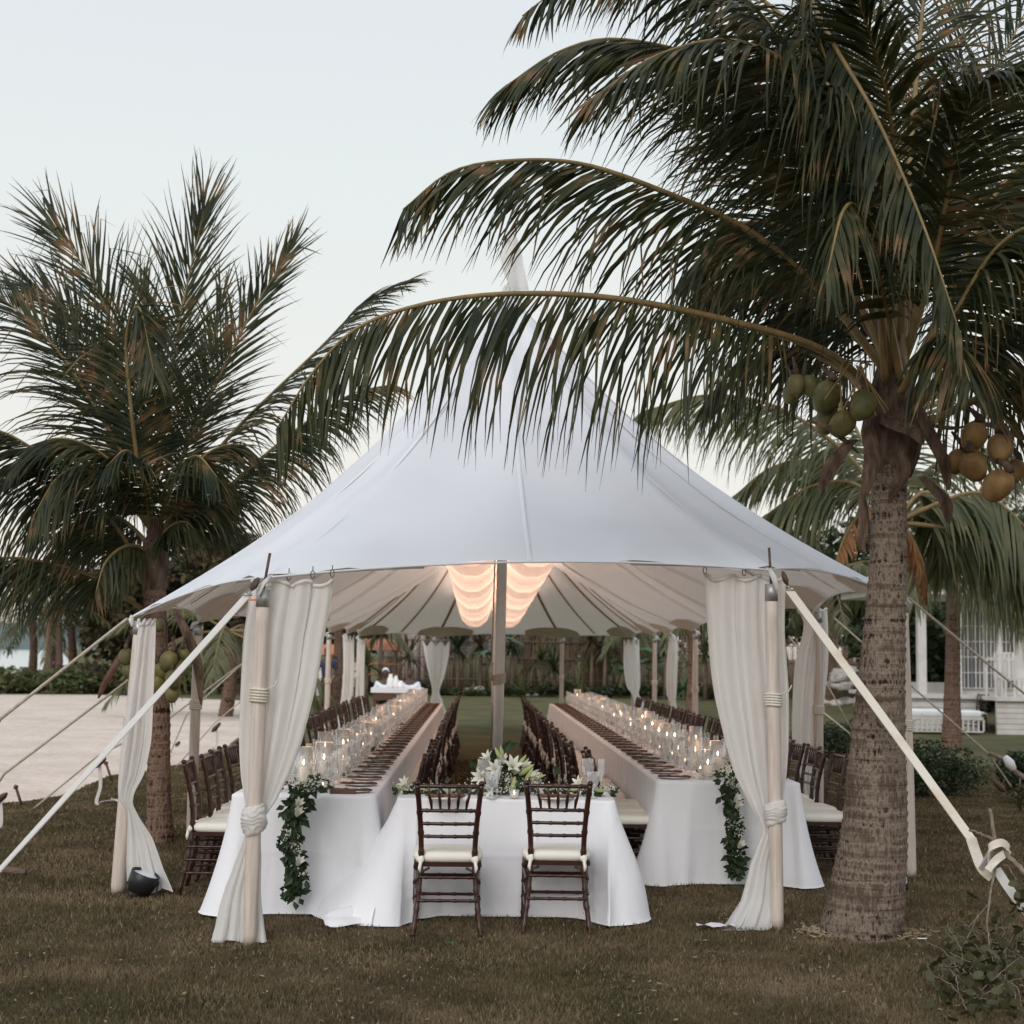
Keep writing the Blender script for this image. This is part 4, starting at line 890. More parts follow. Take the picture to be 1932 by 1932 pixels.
# ============================================================ CURTAINS
def curtain(label, rows_, folds, seed, n=48, vres=70, name='tent_curtain', extra=None, group='tied curtains on the tent poles', hooks=None):
    rg = random.Random(seed); cp = [Vector((y, xl, xr)) for y, xl, xr, Y_, am in rows_]; cp2 = [Vector((Y_, am, 0)) for y, xl, xr, Y_, am in rows_]
    ys = [r[0] for r in rows_]; out = []
    ph = [rg.uniform(0, 6.28) for _ in range(4)]
    for k in range(vres+1):
        y = ys[0]+(ys[-1]-ys[0])*k/vres; i = 0
        while i < len(ys)-2 and ys[i+1] < y: i += 1
        t = (y-ys[i])/(ys[i+1]-ys[i])
        def cr(idx):
            v = [r[idx] for r in rows_]; p0 = v[i-1] if i > 0 else 2*v[i]-v[i+1]; p3 = v[i+2] if i+2 < len(v) else 2*v[i+1]-v[i]
            return .5*(2*v[i]+(v[i+1]-p0)*t+(2*p0-5*v[i]+4*v[i+1]-p3)*t*t+(3*v[i]-p0-3*v[i+1]+p3)*t**3)
        xl, xr = cr(1), cr(2); tl = (1-t); Y_ = rows_[i][3]*tl+rows_[i+1][3]*t; am = rows_[i][4]*tl+rows_[i+1][4]*t; row = []
        for j in range(n+1):
            u = j/n; f = math.sin(u*math.pi*2*folds+ph[0]+.5*math.sin(k*.05)) + .5*math.sin(u*math.pi*2*folds*2.3+ph[1]+k*.02) + .35*math.sin(u*math.pi*2*folds*.45+ph[2])
            yy = y + (10*math.sin(u*math.pi*2*1.5)**2*(1-k/6) if k < 6 else 0) + (6*math.sin(u*9+ph[3]) if k == vres else 0)
            f *= .55+.9*abs(mnoise.noise(Vector((u*3.1+seed, k*.035, 2)))) + .25; p = P(xl+(xr-xl)*u, yy, Y_ + am*f*.5); p.x += am*.35*math.cos(u*math.pi*2*folds+ph[0])
            p.z = max(p.z, .008+.006*j/n); row.append(p)
        out.append(row)
    base_ = out[-1][n//2]; o = thing(name, label, 'curtain', (base_.x, base_.y, 0), group)
    mb = MB(); mb.grid(out); mb.build('cloth', M['curtain'], o)
    # top hem
    mb = MB(); mb.tube([p+Vector((0, -.004, -.012)) for p in out[0]], .012, 6); mb.build('top_hem', M['curtain'], o)
    if hooks:
        for hx, hy, Y_ in hooks:
            c = P(hx, hy, Y_); mb = MB(); mb.tube([c+Vector((.012*math.cos(a*.6), 0, .022*math.sin(a*.6))) for a in range(11)], .003, 5, cap=False); mb.tube([c+Vector((0, 0, .02)), c+Vector((0, 0, .05))], .003, 5); mb.build('hook', M['rust'], o)
    return o
def knot(parent, b, t, z, r, h, seed):
    d = (t-b).normalized(); c = b+d*(z/d.z); mb = MB(); rg = random.Random(seed)
    rows = []
    for k in range(26):
        v = k/25; row = []
        for a in range(40):
            q = a*math.pi/20; n1 = mnoise.noise(Vector((math.cos(q)*1.2+seed, math.sin(q)*1.2, v*2))); n2 = abs(math.sin(v*15+2.2*math.sin(q+seed)+n1*5))**.7
            rr_ = r*(.84+.42*math.sin(math.pi*v)**.6) + .013*n2 + .012*n1
            row.append(c+Vector((math.cos(q)*rr_, math.sin(q)*rr_, (v-.5)*h*1.1+.015*math.sin(q+seed))))
        rows.append(row)
    mb.grid(rows, True)
    mb.build('knot', M['curtain'], parent)
yA = A.y+.07
c1 = curtain('wide gathered curtain on the front left pole, knotted near the bottom', [(1092,474,629,yA,.03),(1130,467,627,yA,.04),(1200,456,615,yA,.05),(1300,450,598,yA,.05),(1400,448,572,yA,.05),(1460,452,548,yA,.045),(1510,460,522,yA,.035),(1550,466,496,yA-.02,.02),(1575,462,492,yA-.02,.02),(1620,446,492,yA,.04),(1690,420,492,yA,.05),(1750,404,500,yA-.02,.05),(1780,394,506,yA-.05,.04)], 4.2, 1, hooks=[(545,1088,yA-.02),(590,1084,yA-.02),(627,1082,yA-.02)])
knot(c1, A, EV[0][1], .72, .052, .15, 1)
yB = B.y+.07
c2 = curtain('wide gathered curtain on the front right pole, knotted below and trailing on the grass', [(1082,1327,1486,yB,.03),(1120,1328,1484,yB,.04),(1200,1331,1484,yB,.05),(1300,1341,1491,yB,.05),(1400,1363,1491,yB,.05),(1460,1382,1487,yB,.045),(1520,1412,1478,yB,.035),(1565,1436,1470,yB-.02,.02),(1590,1428,1468,yB-.02,.025),(1630,1412,1464,yB,.04),(1700,1392,1464,yB,.05),(1740,1366,1462,yB-.08,.05),(1768,1346,1452,yB-.2,.03)], 3.4, 2, hooks=[(1330,1076,yB-.02),(1404,1080,yB-.02)])
knot(c2, B, EV[1][1], .72, .05, .13, 2)
yC = C_.y+.0
c3 = curtain('narrow curtain on the far left corner pole, tied low and trailing over a black uplight', [(1166,262,293,yC-.06,.02),(1200,258,292,yC-.07,.03),(1300,244,288,yC-.07,.04),(1400,230,283,yC-.07,.04),(1460,224,270,yC-.07,.035),(1505,224,250,yC-.07,.02),(1530,240,256,yC-.06,.02),(1580,240,285,yC-.06,.04),(1640,238,306,yC-.1,.05),(1682,240,325,yC-.15,.04)], 2.6, 3)
yR = 15.0
curtain('peach tinted curtain hanging left of the big palm trunk', [(1146,1504,1559,yR,.03),(1180,1516,1561,yR,.04),(1250,1500,1561,yR,.05),(1330,1495,1553,yR,.05),(1400,1495,1548,yR,.05),(1440,1506,1544,yR,.04),(1500,1512,1540,yR,.04),(1560,1505,1540,yR,.05)], 2.6, 4)
for lab, rw, Y_ in [('slim far curtain on the left side beside a palm trunk', [(1198,648,667,0,.03),(1260,649,667,0,.04),(1310,646,664,0,.04),(1340,641,655,0,.02),(1352,638,658,0,.03),(1392,636,662,0,.05)], 29.3),
                    ('slim curtain behind the far left poles', [(1205,676,690,0,.03),(1270,677,688,0,.04),(1330,678,688,0,.03),(1375,674,692,0,.03)], 32.3),
                    ('fan shaped curtain gathered above the end of the left table', [(1209,797,848,0,.03),(1240,801,846,0,.05),(1280,810,837,0,.04),(1304,815,829,0,.02),(1320,812,834,0,.04),(1356,812,846,0,.06)], 34.3),
                    ('curtain bundled above the end of the right table', [(1206,1176,1206,0,.03),(1260,1176,1209,0,.05),(1296,1182,1209,0,.04),(1310,1192,1206,0,.02),(1330,1196,1218,0,.03),(1365,1192,1222,0,.05)], 33.1),
                    ('slim curtain on the right side between two bare poles', [(1200,1262,1280,0,.03),(1250,1257,1280,0,.05),(1310,1257,1278,0,.04),(1325,1264,1276,0,.02),(1350,1264,1284,0,.03),(1392,1262,1284,0,.05)], 26.55)]:
    curtain(lab, [(a, b, c, Y_-.08, d) for a, b, c, _, d in rw], 2.6, int(Y_*10), n=26, vres=40)

# ============================================================ GUY STRAPS AND ROPES
def band(name, pts, wd, m, side, label, cat, th=.004, group=None, twist=0.0):
    sp = cat_rom(pts, 40); mb = MB(); rows = []
    for i, p in enumerate(sp):
        t = (sp[min(39, i+1)]-sp[max(0, i-1)]).normalized(); s_ = Vector(side); s_ = (s_-t*s_.dot(t)).normalized()
        if twist: s_ = Matrix.Rotation(twist*(i/39)**2, 3, t) @ s_
        nn = t.cross(s_); rows.append([p-s_*wd-nn*th, p+s_*wd-nn*th, p+s_*wd+nn*th, p-s_*wd+nn*th])
    mb.grid(rows, True); return mb
ya = A.y
s1 = thing('guy_strap', 'broad white guy strap running from the front left pole down to the left', 'guy line', tuple(G(-180, 1838)), 'straps and ropes staying the tent')
band('x', [P(468, 1122, ya-.06), P(240, 1375, ya-.5), P(0, 1640, ya-.85), G(-185, 1840)], .019, None, CR, '', '', twist=1.35).build('webbing', M['curtain'], s1, False)
def pulley(parent, px, py, Y_, dx, dy, tagc=False):
    mb = MB(); a = P(px, py, Y_); b = P(px+dx, py+dy, Y_-.02); mb.tube([a, a.lerp(b, .3), a.lerp(b, .7), b], [.012, .032, .034, .012], 10, sx=.5); mb.build('pulley', M['rust'], parent)
    c = P(px+dx, py+dy, Y_-.02); d = P(px+dx*1.5, py+dy*1.35, Y_-.03); mb = MB(); mb.tube([c, d], .006, 6); mb.tube([d+CR*.028-CU*.0, d-CR*.028], .005, 6); mb.build('shackle', M['steel'], parent)
pulley(s1, 488, 1090, ya-.05, -14, 24)
mb = MB(); mb.box((-.014, -.004, -.006), (.022, .004, .006)); q = mb.build('tag', M['orange'], None, False); q.parent = s1; q.location = P(476, 1132, ya-.07)-s1.location
yb = B.y
s2 = thing('guy_strap', 'broad cream guy strap stained with rust, wrapped round a cut branch at lower right', 'guy line', tuple(G(2000, 1800)), 'straps and ropes staying the tent')
band('x', [P(1488, 1112, 9.46), P(1574, 1229, 9.22), P(1665, 1352, 8.99), P(1836, 1588, 8.58)], .026, None, CR, '', '').build('webbing', M['strap'], s2, False)
band('x', [P(1832, 1582, 8.57), P(1842, 1612, 8.55), P(1853, 1638, 8.53), P(1872, 1655, 8.53)], .030, None, CR, '', '').build('fold', M['strap'], s2, False)
band('x', [P(1866, 1625, 8.47), P(1868, 1600, 8.43), P(1890, 1590, 8.43), P(1902, 1604, 8.47), P(1880, 1622, 8.43), P(1864, 1642, 8.43)], .022, None, (0.3, .3, .9), '', '').build('knot', M['strap'], s2, False)
band('x', [P(1880, 1640, 8.51), P(1915, 1692, 8.47), P(2000, 1800, 8.33)], .026, None, CR, '', '').build('webbing', M['curtain'], s2, False)
mb = MB(); mb.box((-.012, -.02, -.06), (.012, .02, .06)); q = mb.build('ratchet', M['steel'], None, False); q.parent = s2; q.location = P(1860, 1622, 8.53)-s2.location; q.rotation_euler = (0, .6, 0)
pulley(s2, 1476, 1078, yb-.05, 10, 26)
def rope(label, pts, r, m='rope', ratch=None, tail=None):
    o = thing('guy_rope', label, 'guy line', tuple(pts[-1]), 'straps and ropes staying the tent')
    mb = MB(); mb.tube(pts, r, 6); mb.build('line', M[m], o)
    if ratch:
        c = Vector(pts[0]).lerp(Vector(pts[-1]), ratch); d = (Vector(pts[-1])-Vector(pts[0])).normalized(); mb = MB(); mb.tube([c-d*.09, c-d*.05, c+d*.05, c+d*.09], [.012, .03, .034, .014], 6); mb.build('ratchet', M['rust'], o)
        if tail:
            mb = band('x', [c, c+Vector((.02, 0, -tail*.5)), c+Vector((-.01, -.02, -tail*.85)), c+Vector((.03, -.05, -tail))], .018, None, (1, 0, 0), '', ''); mb.build('strap_tail', M['curtain'], o, False)
    return o
yc = C_.y
rope('guy line from the corner pole at far left crossing the sand', [P(240, 1168, yc), P(222, 1182, yc+.05), P(0, 1357, yc-.2), G(-150, 1640)], .012)
rope('guy rope from the second left pole with a ratchet over the sand', [P(372, 1185, 13.9), P(240, 1285, 13.8), P(8, 1460, 13.4), G(-60, 1560)], .012, ratch=.86, tail=.42)
e1 = G(62, 1527); rope('guy rope crossing behind the corner curtain, ratchet and tail above the grass', [P(449, 1257, 17.6), P(320, 1355, 17.2), P(182, 1428, 16.4), e1], .011, ratch=.70, tail=.48)
rope('thin guy rope over the sand right of the left palm trunk', [P(470, 1240, 21.9), P(352, 1348, 21.6), G(322, 1420)], .010, ratch=.9, tail=.4)
rope('guy rope ending left of the front curtain near the grass edge', [P(470, 1310, 21.9), P(405, 1364, 21.5), G(330, 1450)], .010, ratch=.45, tail=.45)
rope('guy rope from the corner pole behind the big trunk to the pavilion lawn', [P(1695, 1112, D_.y), P(1875, 1262, D_.y+.2), P(1932, 1308, D_.y+.2), G(2080, 1500)], .010)
rope('guy rope running from the peach curtain pole past the trunk to a twig bundle', [P(1574, 1166, 15), P(1700, 1277, 14.8), P(1864, 1421, 14.5), G(1960, 1560)], .010, ratch=.80)
rope('lower guy rope behind the peach curtain', [P(1488, 1200, 19.3), P(1560, 1290, 19.2), P(1605, 1372, 19.0), G(1650, 1460)], .010)
rope('guy rope reaching the dark shrub right of the trunk', [P(1555, 1345, 19.2), P(1600, 1381, 19), G(1655, 1445)], .010, 'strap', ratch=.6)
for i, (x, y, lab) in enumerate([(30, 1485, 'iron tent stake in the grass at far left by the sand'), (200, 1440, 'iron tent stake at the sand edge left of the corner curtain')]):
    c = G(x+14, y+34); mb = MB(); mb.tube([c+Vector((0, 0, -.05)), P(x, y, c.y)], .016, 8); mb.tube([P(x-3, y-1, c.y), P(x+3, y+1, c.y)], .024, 8); tag(mb.build('tent_stake', M['rust']), lab, 'stake', 'stakes holding the guy lines')
# slack straps lying on the lawn
for i, (a, lab) in enumerate([(((190,1518),(215,1514),(236,1520)), 'short slack strap lying on the lawn by the corner curtain')]):
    pts = [G(*q)+Vector((0, 0, .03)) for q in a]; tag(band('x', pts, .025, None, (.6, .8, 0.1), '', '').build('slack_strap', M['curtain'], None, False), lab, 'strap')
# uplights
def uplight(label, c, d, s_):
    o = thing('uplight', label, 'floodlight', c, 'uplights at the corner poles')
    d = Vector(d).normalized(); z = Vector((0, 0, 1)); q = z.rotation_difference(d).to_matrix()
    mb = MB(); rows = []
    for r, h in [(.03, -.10), (.09, -.09), (.115, -.02), (.12, .07), (.112, .075), (.10, .06)]: rows.append([Vector(c)+Vector((0, 0, .13*s_))+q @ Vector((math.cos(a*math.pi/10)*r*s_, math.sin(a*math.pi/10)*r*s_, h*s_)) for a in range(20)])
    mb.grid(rows, True); mb.add(rows[0], [tuple(range(20))]); mb.build('housing', M['black'], o)
    mb = MB(); mb.add([v-d*.005 for v in rows[-1]], [tuple(range(20))]); mb.build('lens', M['lens'], o, False)
    mb = MB(); mb.tube([Vector(c)+Vector((-.125*s_, 0, .13*s_)), Vector(c)+Vector((-.11*s_, 0, .01)), Vector(c)+Vector((.11*s_, 0, .01)), Vector(c)+Vector((.125*s_, 0, .13*s_))], .008, 6); mb.build('bracket', M['black'], o)
uplight('black round uplight on the grass at the foot of the far left corner pole', G(268, 1694), (.35, -.05, .93), .85)
uplight('small black uplight peeping out behind the big palm trunk', G(1696, 1680), (.1, -.8, .6), .55)

# ============================================================ CHAIRS
def make_chair():
    t = thing('chiavari_chair', 'x', 'chair'); m_ = M['mahogany']
    def bamboo(pts, r, name):   # turned rod with bamboo rings
        a, b = Vector(pts[0]), Vector(pts[-1]); sp = cat_rom(pts, 25) if len(pts) > 2 else [a.lerp(b, i/24) for i in range(25)]
        mb = MB(); mb.tube(sp, [r*(1.28 if i % 6 == 3 else 1.0) for i in range(25)], 8); return mb
    for s_ in (-1, 1):
        lbuild(bamboo([(s_*.205, -.285, 0), (s_*.178, -.235, .22), (s_*.160, -.205, .43)], .0155, ''), 'leg', m_, t)
        lbuild(bamboo([(s_*.20, .20, 0), (s_*.195, .195, .40)], .0155, ''), 'leg', m_, t)
        mb = bamboo([(s_*.160, -.203, .43), (s_*.168, -.215, .62), (s_*.184, -.25, .80), (s_*.195, -.275, .90)], .0165, '')
        mb.ell((s_*.196, -.278, .912), (.02, .02, .016), 8, 6); lbuild(mb, 'back_post', m_, t)
    mb = MB()
    for z, yy, hw, r in [(.893, -.273, .19, .0125), (.745, -.24, .176, .011), (.665, -.225, .170, .0105), (.588, -.213, .165, .0105)]:
        b = bamboo([(-hw, yy, z), (0, yy-.012, z), (hw, yy, z)], r, ''); mb.add(b.v, b.f)
    lbuild(mb, 'back_rails', m_, t)
    for k in range(5):
        x = (k-2); mb = MB(); mb.tube([(x*.064, -.284, .89), (x*.060, -.268, .83), (x*.055, -.262, .80), (x*.052, -.25, .75)], [.0075, .008, .0115, .006], 6); lbuild(mb, 'spindle', m_, t)
    mb = MB(); mb.box((-.205, -.205, .405), (.205, .21, .432)); lbuild(mb, 'seat_frame', m_, t, False)
    mb = MB()
    for (a, b, z) in [((-.175, -.228), (.175, -.228), .345), ((-.185, -.25), (.185, -.25), .21), ((-.195, .195), (.195, .195), .30), ((-.195, .198), (.195, .198), .18)]:
        q = bamboo([(a[0], a[1], z), (b[0], b[1], z)], .0095, ''); mb.add(q.v, q.f)
    for s_ in (-1, 1):
        for z in (.33, .24, .15): q = bamboo([(s_*.19, -.24+.1*(.33-z)*-1, z), (s_*.197, .195, z)], .009, ''); mb.add(q.v, q.f)
        mb.tube([(s_*.165, -.222, .33), (s_*.15, -.215, .38), (s_*.11, -.21, .40)], .008, 6)
    lbuild(mb, 'stretchers', m_, t)
    mb = MB(); rows = []
    for z, k in [(.433, .94), (.445, 1.0), (.468, 1.01), (.485, .96), (.492, .85), (.494, .5)]:
        rows.append([((abs(math.cos(a))**.35*math.copysign(1, math.cos(a)))*.213*k, (abs(math.sin(a))**.35*math.copysign(1, math.sin(a)))*.207*k+.0, z) for a in [i*math.pi/20 for i in range(40)]])
    mb.grid(rows, True); mb.add(rows[-1], [tuple(range(40))]); cu = lbuild(mb, 'cushion', M['cushion'], t)
    for s_ in (-1, 1):
        mb = MB(); mb.ell((s_*.165, -.222, .45), (.026, .02, .022), 8, 6, jit=.5); mb.tube([(s_*.165, -.235, .44), (s_*.172, -.24, .40), (s_*.168, -.243, .375)], [.01, .012, .004], 5); q = mb.build('tie', M['cushion'], None); q.parent = cu
    reg(t); return t
ch = make_chair()
cA = G(840, 1768); cB = G(1051, 1761)
ch.location = (cA.x, cA.y+.27, 0); ch['label'] = 'dark chiavari chair with ivory cushion, left one at the front sweetheart table'; ch.rotation_euler.z = .03; ch['group'] = 'pair of chairs at the sweetheart table'
copy_tree(ch, (cB.x, cB.y+.235, 0), -.02, 'dark chiavari chair with ivory cushion, right one at the front sweetheart table', 'pair of chairs at the sweetheart table')
TL = dict(x0=-1.60, x1=-.66, y0=9.80, y1=27.8); TR_ = dict(x0=1.345, x1=2.44, y0=11.28, y1=28.6)
rg = random.Random(21)
def chair_row(x, y0, y1, step, rz, lab, grp, jit=.03, ang=.10):
    y = y0; i = 0
    while y < y1 and i < 59:
        copy_tree(ch, (x+rg.uniform(-jit, jit), y+rg.uniform(-jit, jit), 0), rz+rg.uniform(-ang, ang), '%s chair from near end %s' % (ordi(i), lab), grp); y += step; i += 1
chair_row(-.66, 11.35, 27.6, .475, math.pi/2, 'along the aisle side of the left table', 'chairs on the aisle side of the left table')
chair_row(1.16, 11.55, 12.6, .475, -math.pi/2+.0, 'pair standing slightly back at the right table corner', 'two chairs at the near corner of the right table', ang=.02)
chair_row(1.08, 12.75, 28.3, .475, -math.pi/2, 'along the aisle side of the right table', 'chairs on the aisle side of the right table')
chair_row(-1.78, 10.75, 27.6, .56, -math.pi/2, 'along the outer side of the left table', 'chairs on the outer side of the left table', .03, .12)
chair_row(2.72, 11.9, 28.3, .50, math.pi/2, 'along the outer side of the right table', 'chairs on the outer side of the right table', .03, .1)
c = G(1838, 1382); copy_tree(ch, (c.x, c.y, 0), 1.9, 'lone dark chiavari chair beside the white outdoor sofa', 'chair by the pavilion')

# ============================================================ TABLES AND CLOTHS
def table(label, x0, x1, y0, y1, h=.75):
    o = thing('banquet_table', label, 'table', ((x0+x1)/2, (y0+y1)/2, 0), 'tables under the tent'); mb = MB(); mb.box((x0+.015, y0+.015, h-.03), (x1-.015, y1-.015, h-.002)); mb.build('tabletop', M['darkwood'], o, False)
    for x in (x0+.12, x1-.12):
        for y in (y0+.2, y1-.2): mb = MB(); mb.tube([(x, y, 0), (x, y, h-.03)], .02, 8); mb.build('leg', M['steel'], o)
    return o
def cloth(label, x0, x1, y0, y1, seed, flare=.10, corner=.22, drop=.757, h=.757, rc=.05, rip=.035, ppm=44, gain=None, xs=None):
    pts = []   # rounded rectangle perimeter
    def arc(cx, cy, a0):
        for k in range(7): a = a0+k*math.pi/12; pts.append((cx+rc*math.cos(a), cy+rc*math.sin(a), math.cos(a), math.sin(a), 1.0))
    def line(ax, ay, bx, by, nx, ny):
        L_ = math.hypot(bx-ax, by-ay); k = max(4, int(L_*ppm))
        for i in range(1, k):
            t = i/k; d = min(t, 1-t)*L_; pts.append((ax+(bx-ax)*t, ay+(by-ay)*t, nx, ny, max(0, 1-d/.28)))
    arc(x1-rc, y0+rc, -math.pi/2); line(x1, y0+rc, x1, y1-rc, 1, 0); arc(x1-rc, y1-rc, 0); line(x1-rc, y1, x0+rc, y1, 0, 1)
    arc(x0+rc, y1-rc, math.pi/2); line(x0, y1-rc, x0, y0+rc, -1, 0); arc(x0+rc, y0+rc, math.pi); line(x0+rc, y0, x1-rc, y0, 0, -1)
    n = len(pts); NV = 44; rows = []; s = 0; S = [0]
    for i in range(1, n): s += math.hypot(pts[i][0]-pts[i-1][0], pts[i][1]-pts[i-1][1]); S.append(s)
    L_p = S[-1]; creases = [L_p*q_ for q_ in ((.13, .38, .66, .80, .89, .97) if L_p < 6 else (.02, .25, .47, .52, .7, .985, .993))]
    cx, cy = (x0+x1)/2, (y0+y1)/2
    top = [Vector((x, y, h)) for x, y, *_ in pts]
    inner = [Vector((cx+(x-cx)*.93 if (x1-x0) < 3 else x, y, h)) for x, y, *_ in pts]
    for k in range(NV+1):
        t = k/NV; row = []
        for i, (x, y, nx, ny, cc) in enumerate(pts):
            ph = S[i]
            w_ = mnoise.noise(Vector((ph*1.9+t*.35, seed, t*.6)))*1.0 + .9*mnoise.noise(Vector((ph*4.6-t*.5, seed+4, t))) + (.28+.5*cc)*(1-2*abs(math.sin(ph*9+3*mnoise.noise(Vector((ph, seed, 3)))+t*.4))**.7)
            g = 1.0 if gain is None else gain(nx, ny, x, y)
            fl = (flare + corner*cc**1.5)*g*t**1.15 + rip*w_*t**.8*(1+.8*cc)*min(1, g+.15)
            fl += .0045*math.exp(-((t-.47+.01*math.sin(ph*3))/.014)**2)*(1-cc) + (.005*sum(math.exp(-((ph-q_)/.013)**2) for q_ in creases)*min(1, t*6))
            z = h - drop*t - .012*(t > 0)*0 + .006*mnoise.noise(Vector((ph*2, t*3, seed)))*t
            if z < .02: fl += (.02-z)*.0
            row.append(Vector((x+nx*fl, y+ny*fl, max(.010+.006*(w_+1), z if t < 1 else .012+.02*max(0, w_)))))
        rows.append(row)
    mb = MB()
    # gentle hem at the bottom, creases, then the top as a fan grid
    mb.grid([[Vector((cx, cy+(p.y-cy)*(1-.06/max(.1, (y1-y0)/2)) if False else p.y, h+.001)).lerp(p, .0)+Vector((0, 0, 0)) if False else Vector((cx+(p.x-cx)*f, cy+(p.y-cy)*f, h+.0015*math.sin(f*3))) for p in top] for f in (.02, .4, .7, .9, .97)]+[[p for p in top]]+[[q+Vector((0, 0, 0)) for q in r_] for r_ in rows[1:]], True)
    o = mb.build('tablecloth', M['linen']); tag(o, label, 'tablecloth', 'white cloths draped over the tables'); return o
table('long banquet table left of the aisle', **TL); table('long banquet table right of the aisle', **TR_)
cloth('white cloth draped over the long left table', **TL, seed=1, flare=.055, corner=.13, rip=.035)
cloth('white cloth draped over the long right table', **TR_, seed=2, flare=.055, corner=.17, rip=.04)
SW = dict(x0=-.52, x1=.90, y0=9.76, y1=10.46)
table('small sweetheart table at the front between the long tables', **SW)
cloth('white puddling cloth over the sweetheart table, flared wide at both front corners', **SW, seed=3, flare=.09, corner=.20, rip=.075, ppm=110, gain=lambda nx, ny, x, y: (1+.75*max(0, min(1, (-.2-x)/.3))*(1 if y < 10 else .4)) if (ny > -.5 or x < -.38 or x > .76) else .15+.85*max(0, min(1, (abs(x-.19)-.40)/.17)))
# trailing corner of the cloth on the grass, left
rows = []
for k in range(16):
    u = k/15; row = []
    for j in range(13):
        v = j/12; px = 700-82*u+10*math.sin(v*3+u*4); hgt = (46*(1-u)**1.5+15)*(.35+.65*math.sin(math.pi*min(1, v+.15)))
        c = G(px, 1752-10*v*2+6*math.sin(u*7), 0); z = .012+.10*(1-u)*math.sin(math.pi*v)**1.2 + .055*abs(math.sin(v*9+u*6+2*math.sin(u*5)))*math.sin(math.pi*min(1, v+.02))**.5
        row.append(Vector((c.x, 9.36+.30*v+.05*math.sin(u*6), z)))
    rows.append(row)
mb = MB(); mb.grid(rows); mb_o = mb.build('cloth_train', M['linen']); tag(mb_o, 'bunched white cloth corner trailing on the grass left of the sweetheart table', 'cloth')

# ============================================================ TABLEWARE
# napkin
mb = MB(); sp_ = [Vector((-.13+.26*i/12, .008*math.sin(i*1.3), .012+.003*math.sin(i*2.1))) for i in range(13)]
mb.tube(sp_, [.005]+[.009+.004*math.sin(i*1.7)**2-(.004 if i in (5, 6) else 0) for i in range(11)]+[.004], 8); P_nap = mb.build('napkin', M['napkin']); tag(P_nap, 'x', 'napkin')
mb = MB(); mb.lathe([(.0, .004), (.07, .002), (.085, .006), (.115, .009), (.117, .011), (.085, .007), (.0, .006)], n=20, cap=False); P_pl = mb.build('dinner_plate', M['china']); tag(P_pl, 'x', 'plate')
def glass(name, prof, cat):
    mb = MB(); mb.lathe(prof, n=14, cap=False); o = mb.build(name, M['glass']); return tag(o, 'x', cat)
P_gob = glass('water_goblet', [(0, .002), (.033, .003), (.030, .007), (.008, .015), (.007, .05), (.010, .058), (.028, .075), (.038, .10), (.039, .13), (.034, .155)], 'glass')
P_win = glass('wine_glass', [(0, .002), (.034, .003), (.030, .006), (.005, .012), (.004, .10), (.012, .108), (.036, .13), (.042, .16), (.036, .21)], 'glass')
P_flu = glass('champagne_flute', [(0, .002), (.030, .003), (.026, .006), (.005, .012), (.004, .10), (.012, .115), (.023, .15), (.026, .19), (.021, .245)], 'glass')
P_vot = thing('votive_candle', 'x', 'candle')
mb = MB(); mb.lathe([(0, .002), (.028, .003), (.034, .06), (.032, .06), (.026, .008)], n=12, cap=False); lbuild(mb, 'cup', M['vase'], P_vot)
mb = MB(); mb.lathe([(.024, .006), (.026, .028), (.01, .029)], n=10); lbuild(mb, 'wax', M['wax'], P_vot)
mb = MB(); mb.lathe([(.002, .030), (.005, .038), (.004, .046), (.001, .054)], n=8); lbuild(mb, 'flame', M['flame'], P_vot); reg(P_vot)
def vase_proto(h, r):
    mb = MB(); mb.lathe([(r*1.35, .002), (r*1.3, .012), (r*.4, .016), (r, .022), (r, h), (r-.004, h), (r-.004, .03)], n=20, cap=False); return tag(mb.build('hurricane_vase', M['vase']), 'x', 'vase')
P_va = [vase_proto(.27, .062), vase_proto(.22, .055), vase_proto(.30, .06)]
def candle_proto(h, r):
    o = thing('pillar_candle', 'x', 'candle'); mb = MB(); mb.lathe([(r, .022), (r, h), (r*.8, h+.002), (r*.1, h-.003)], n=14); lbuild(mb, 'wax', M['wax'], o)
    mb = MB(); mb.tube([(0, 0, h-.004), (.001, 0, h+.014)], .0015, 5); lbuild(mb, 'wick', M['black'], o)
    mb = MB(); mb.lathe([(.002, h+.010), (.0065, h+.022), (.005, h+.036), (.001, h+.050)], n=8); lbuild(mb, 'flame', M['flame'], o); reg(o); return o
P_ca = [candle_proto(.14, .034), candle_proto(.10, .034), candle_proto(.17, .034)]
used = set()
def put(proto, loc, label, group, rz=0, tilt=None):
    if proto.name not in used:
        used.add(proto.name); o = proto; o.location = loc; o.rotation_euler = (0, 0, rz); o['label'] = label; o['group'] = group
    elif proto.type == 'EMPTY': o = copy_tree(proto, loc, rz, label, group)
    else: o = proto.copy(); col.objects.link(o); o.location = loc; o.rotation_euler = (0, 0, rz); o['label'] = label; o['group'] = group
    return o
HT = .7595; rg = random.Random(33)
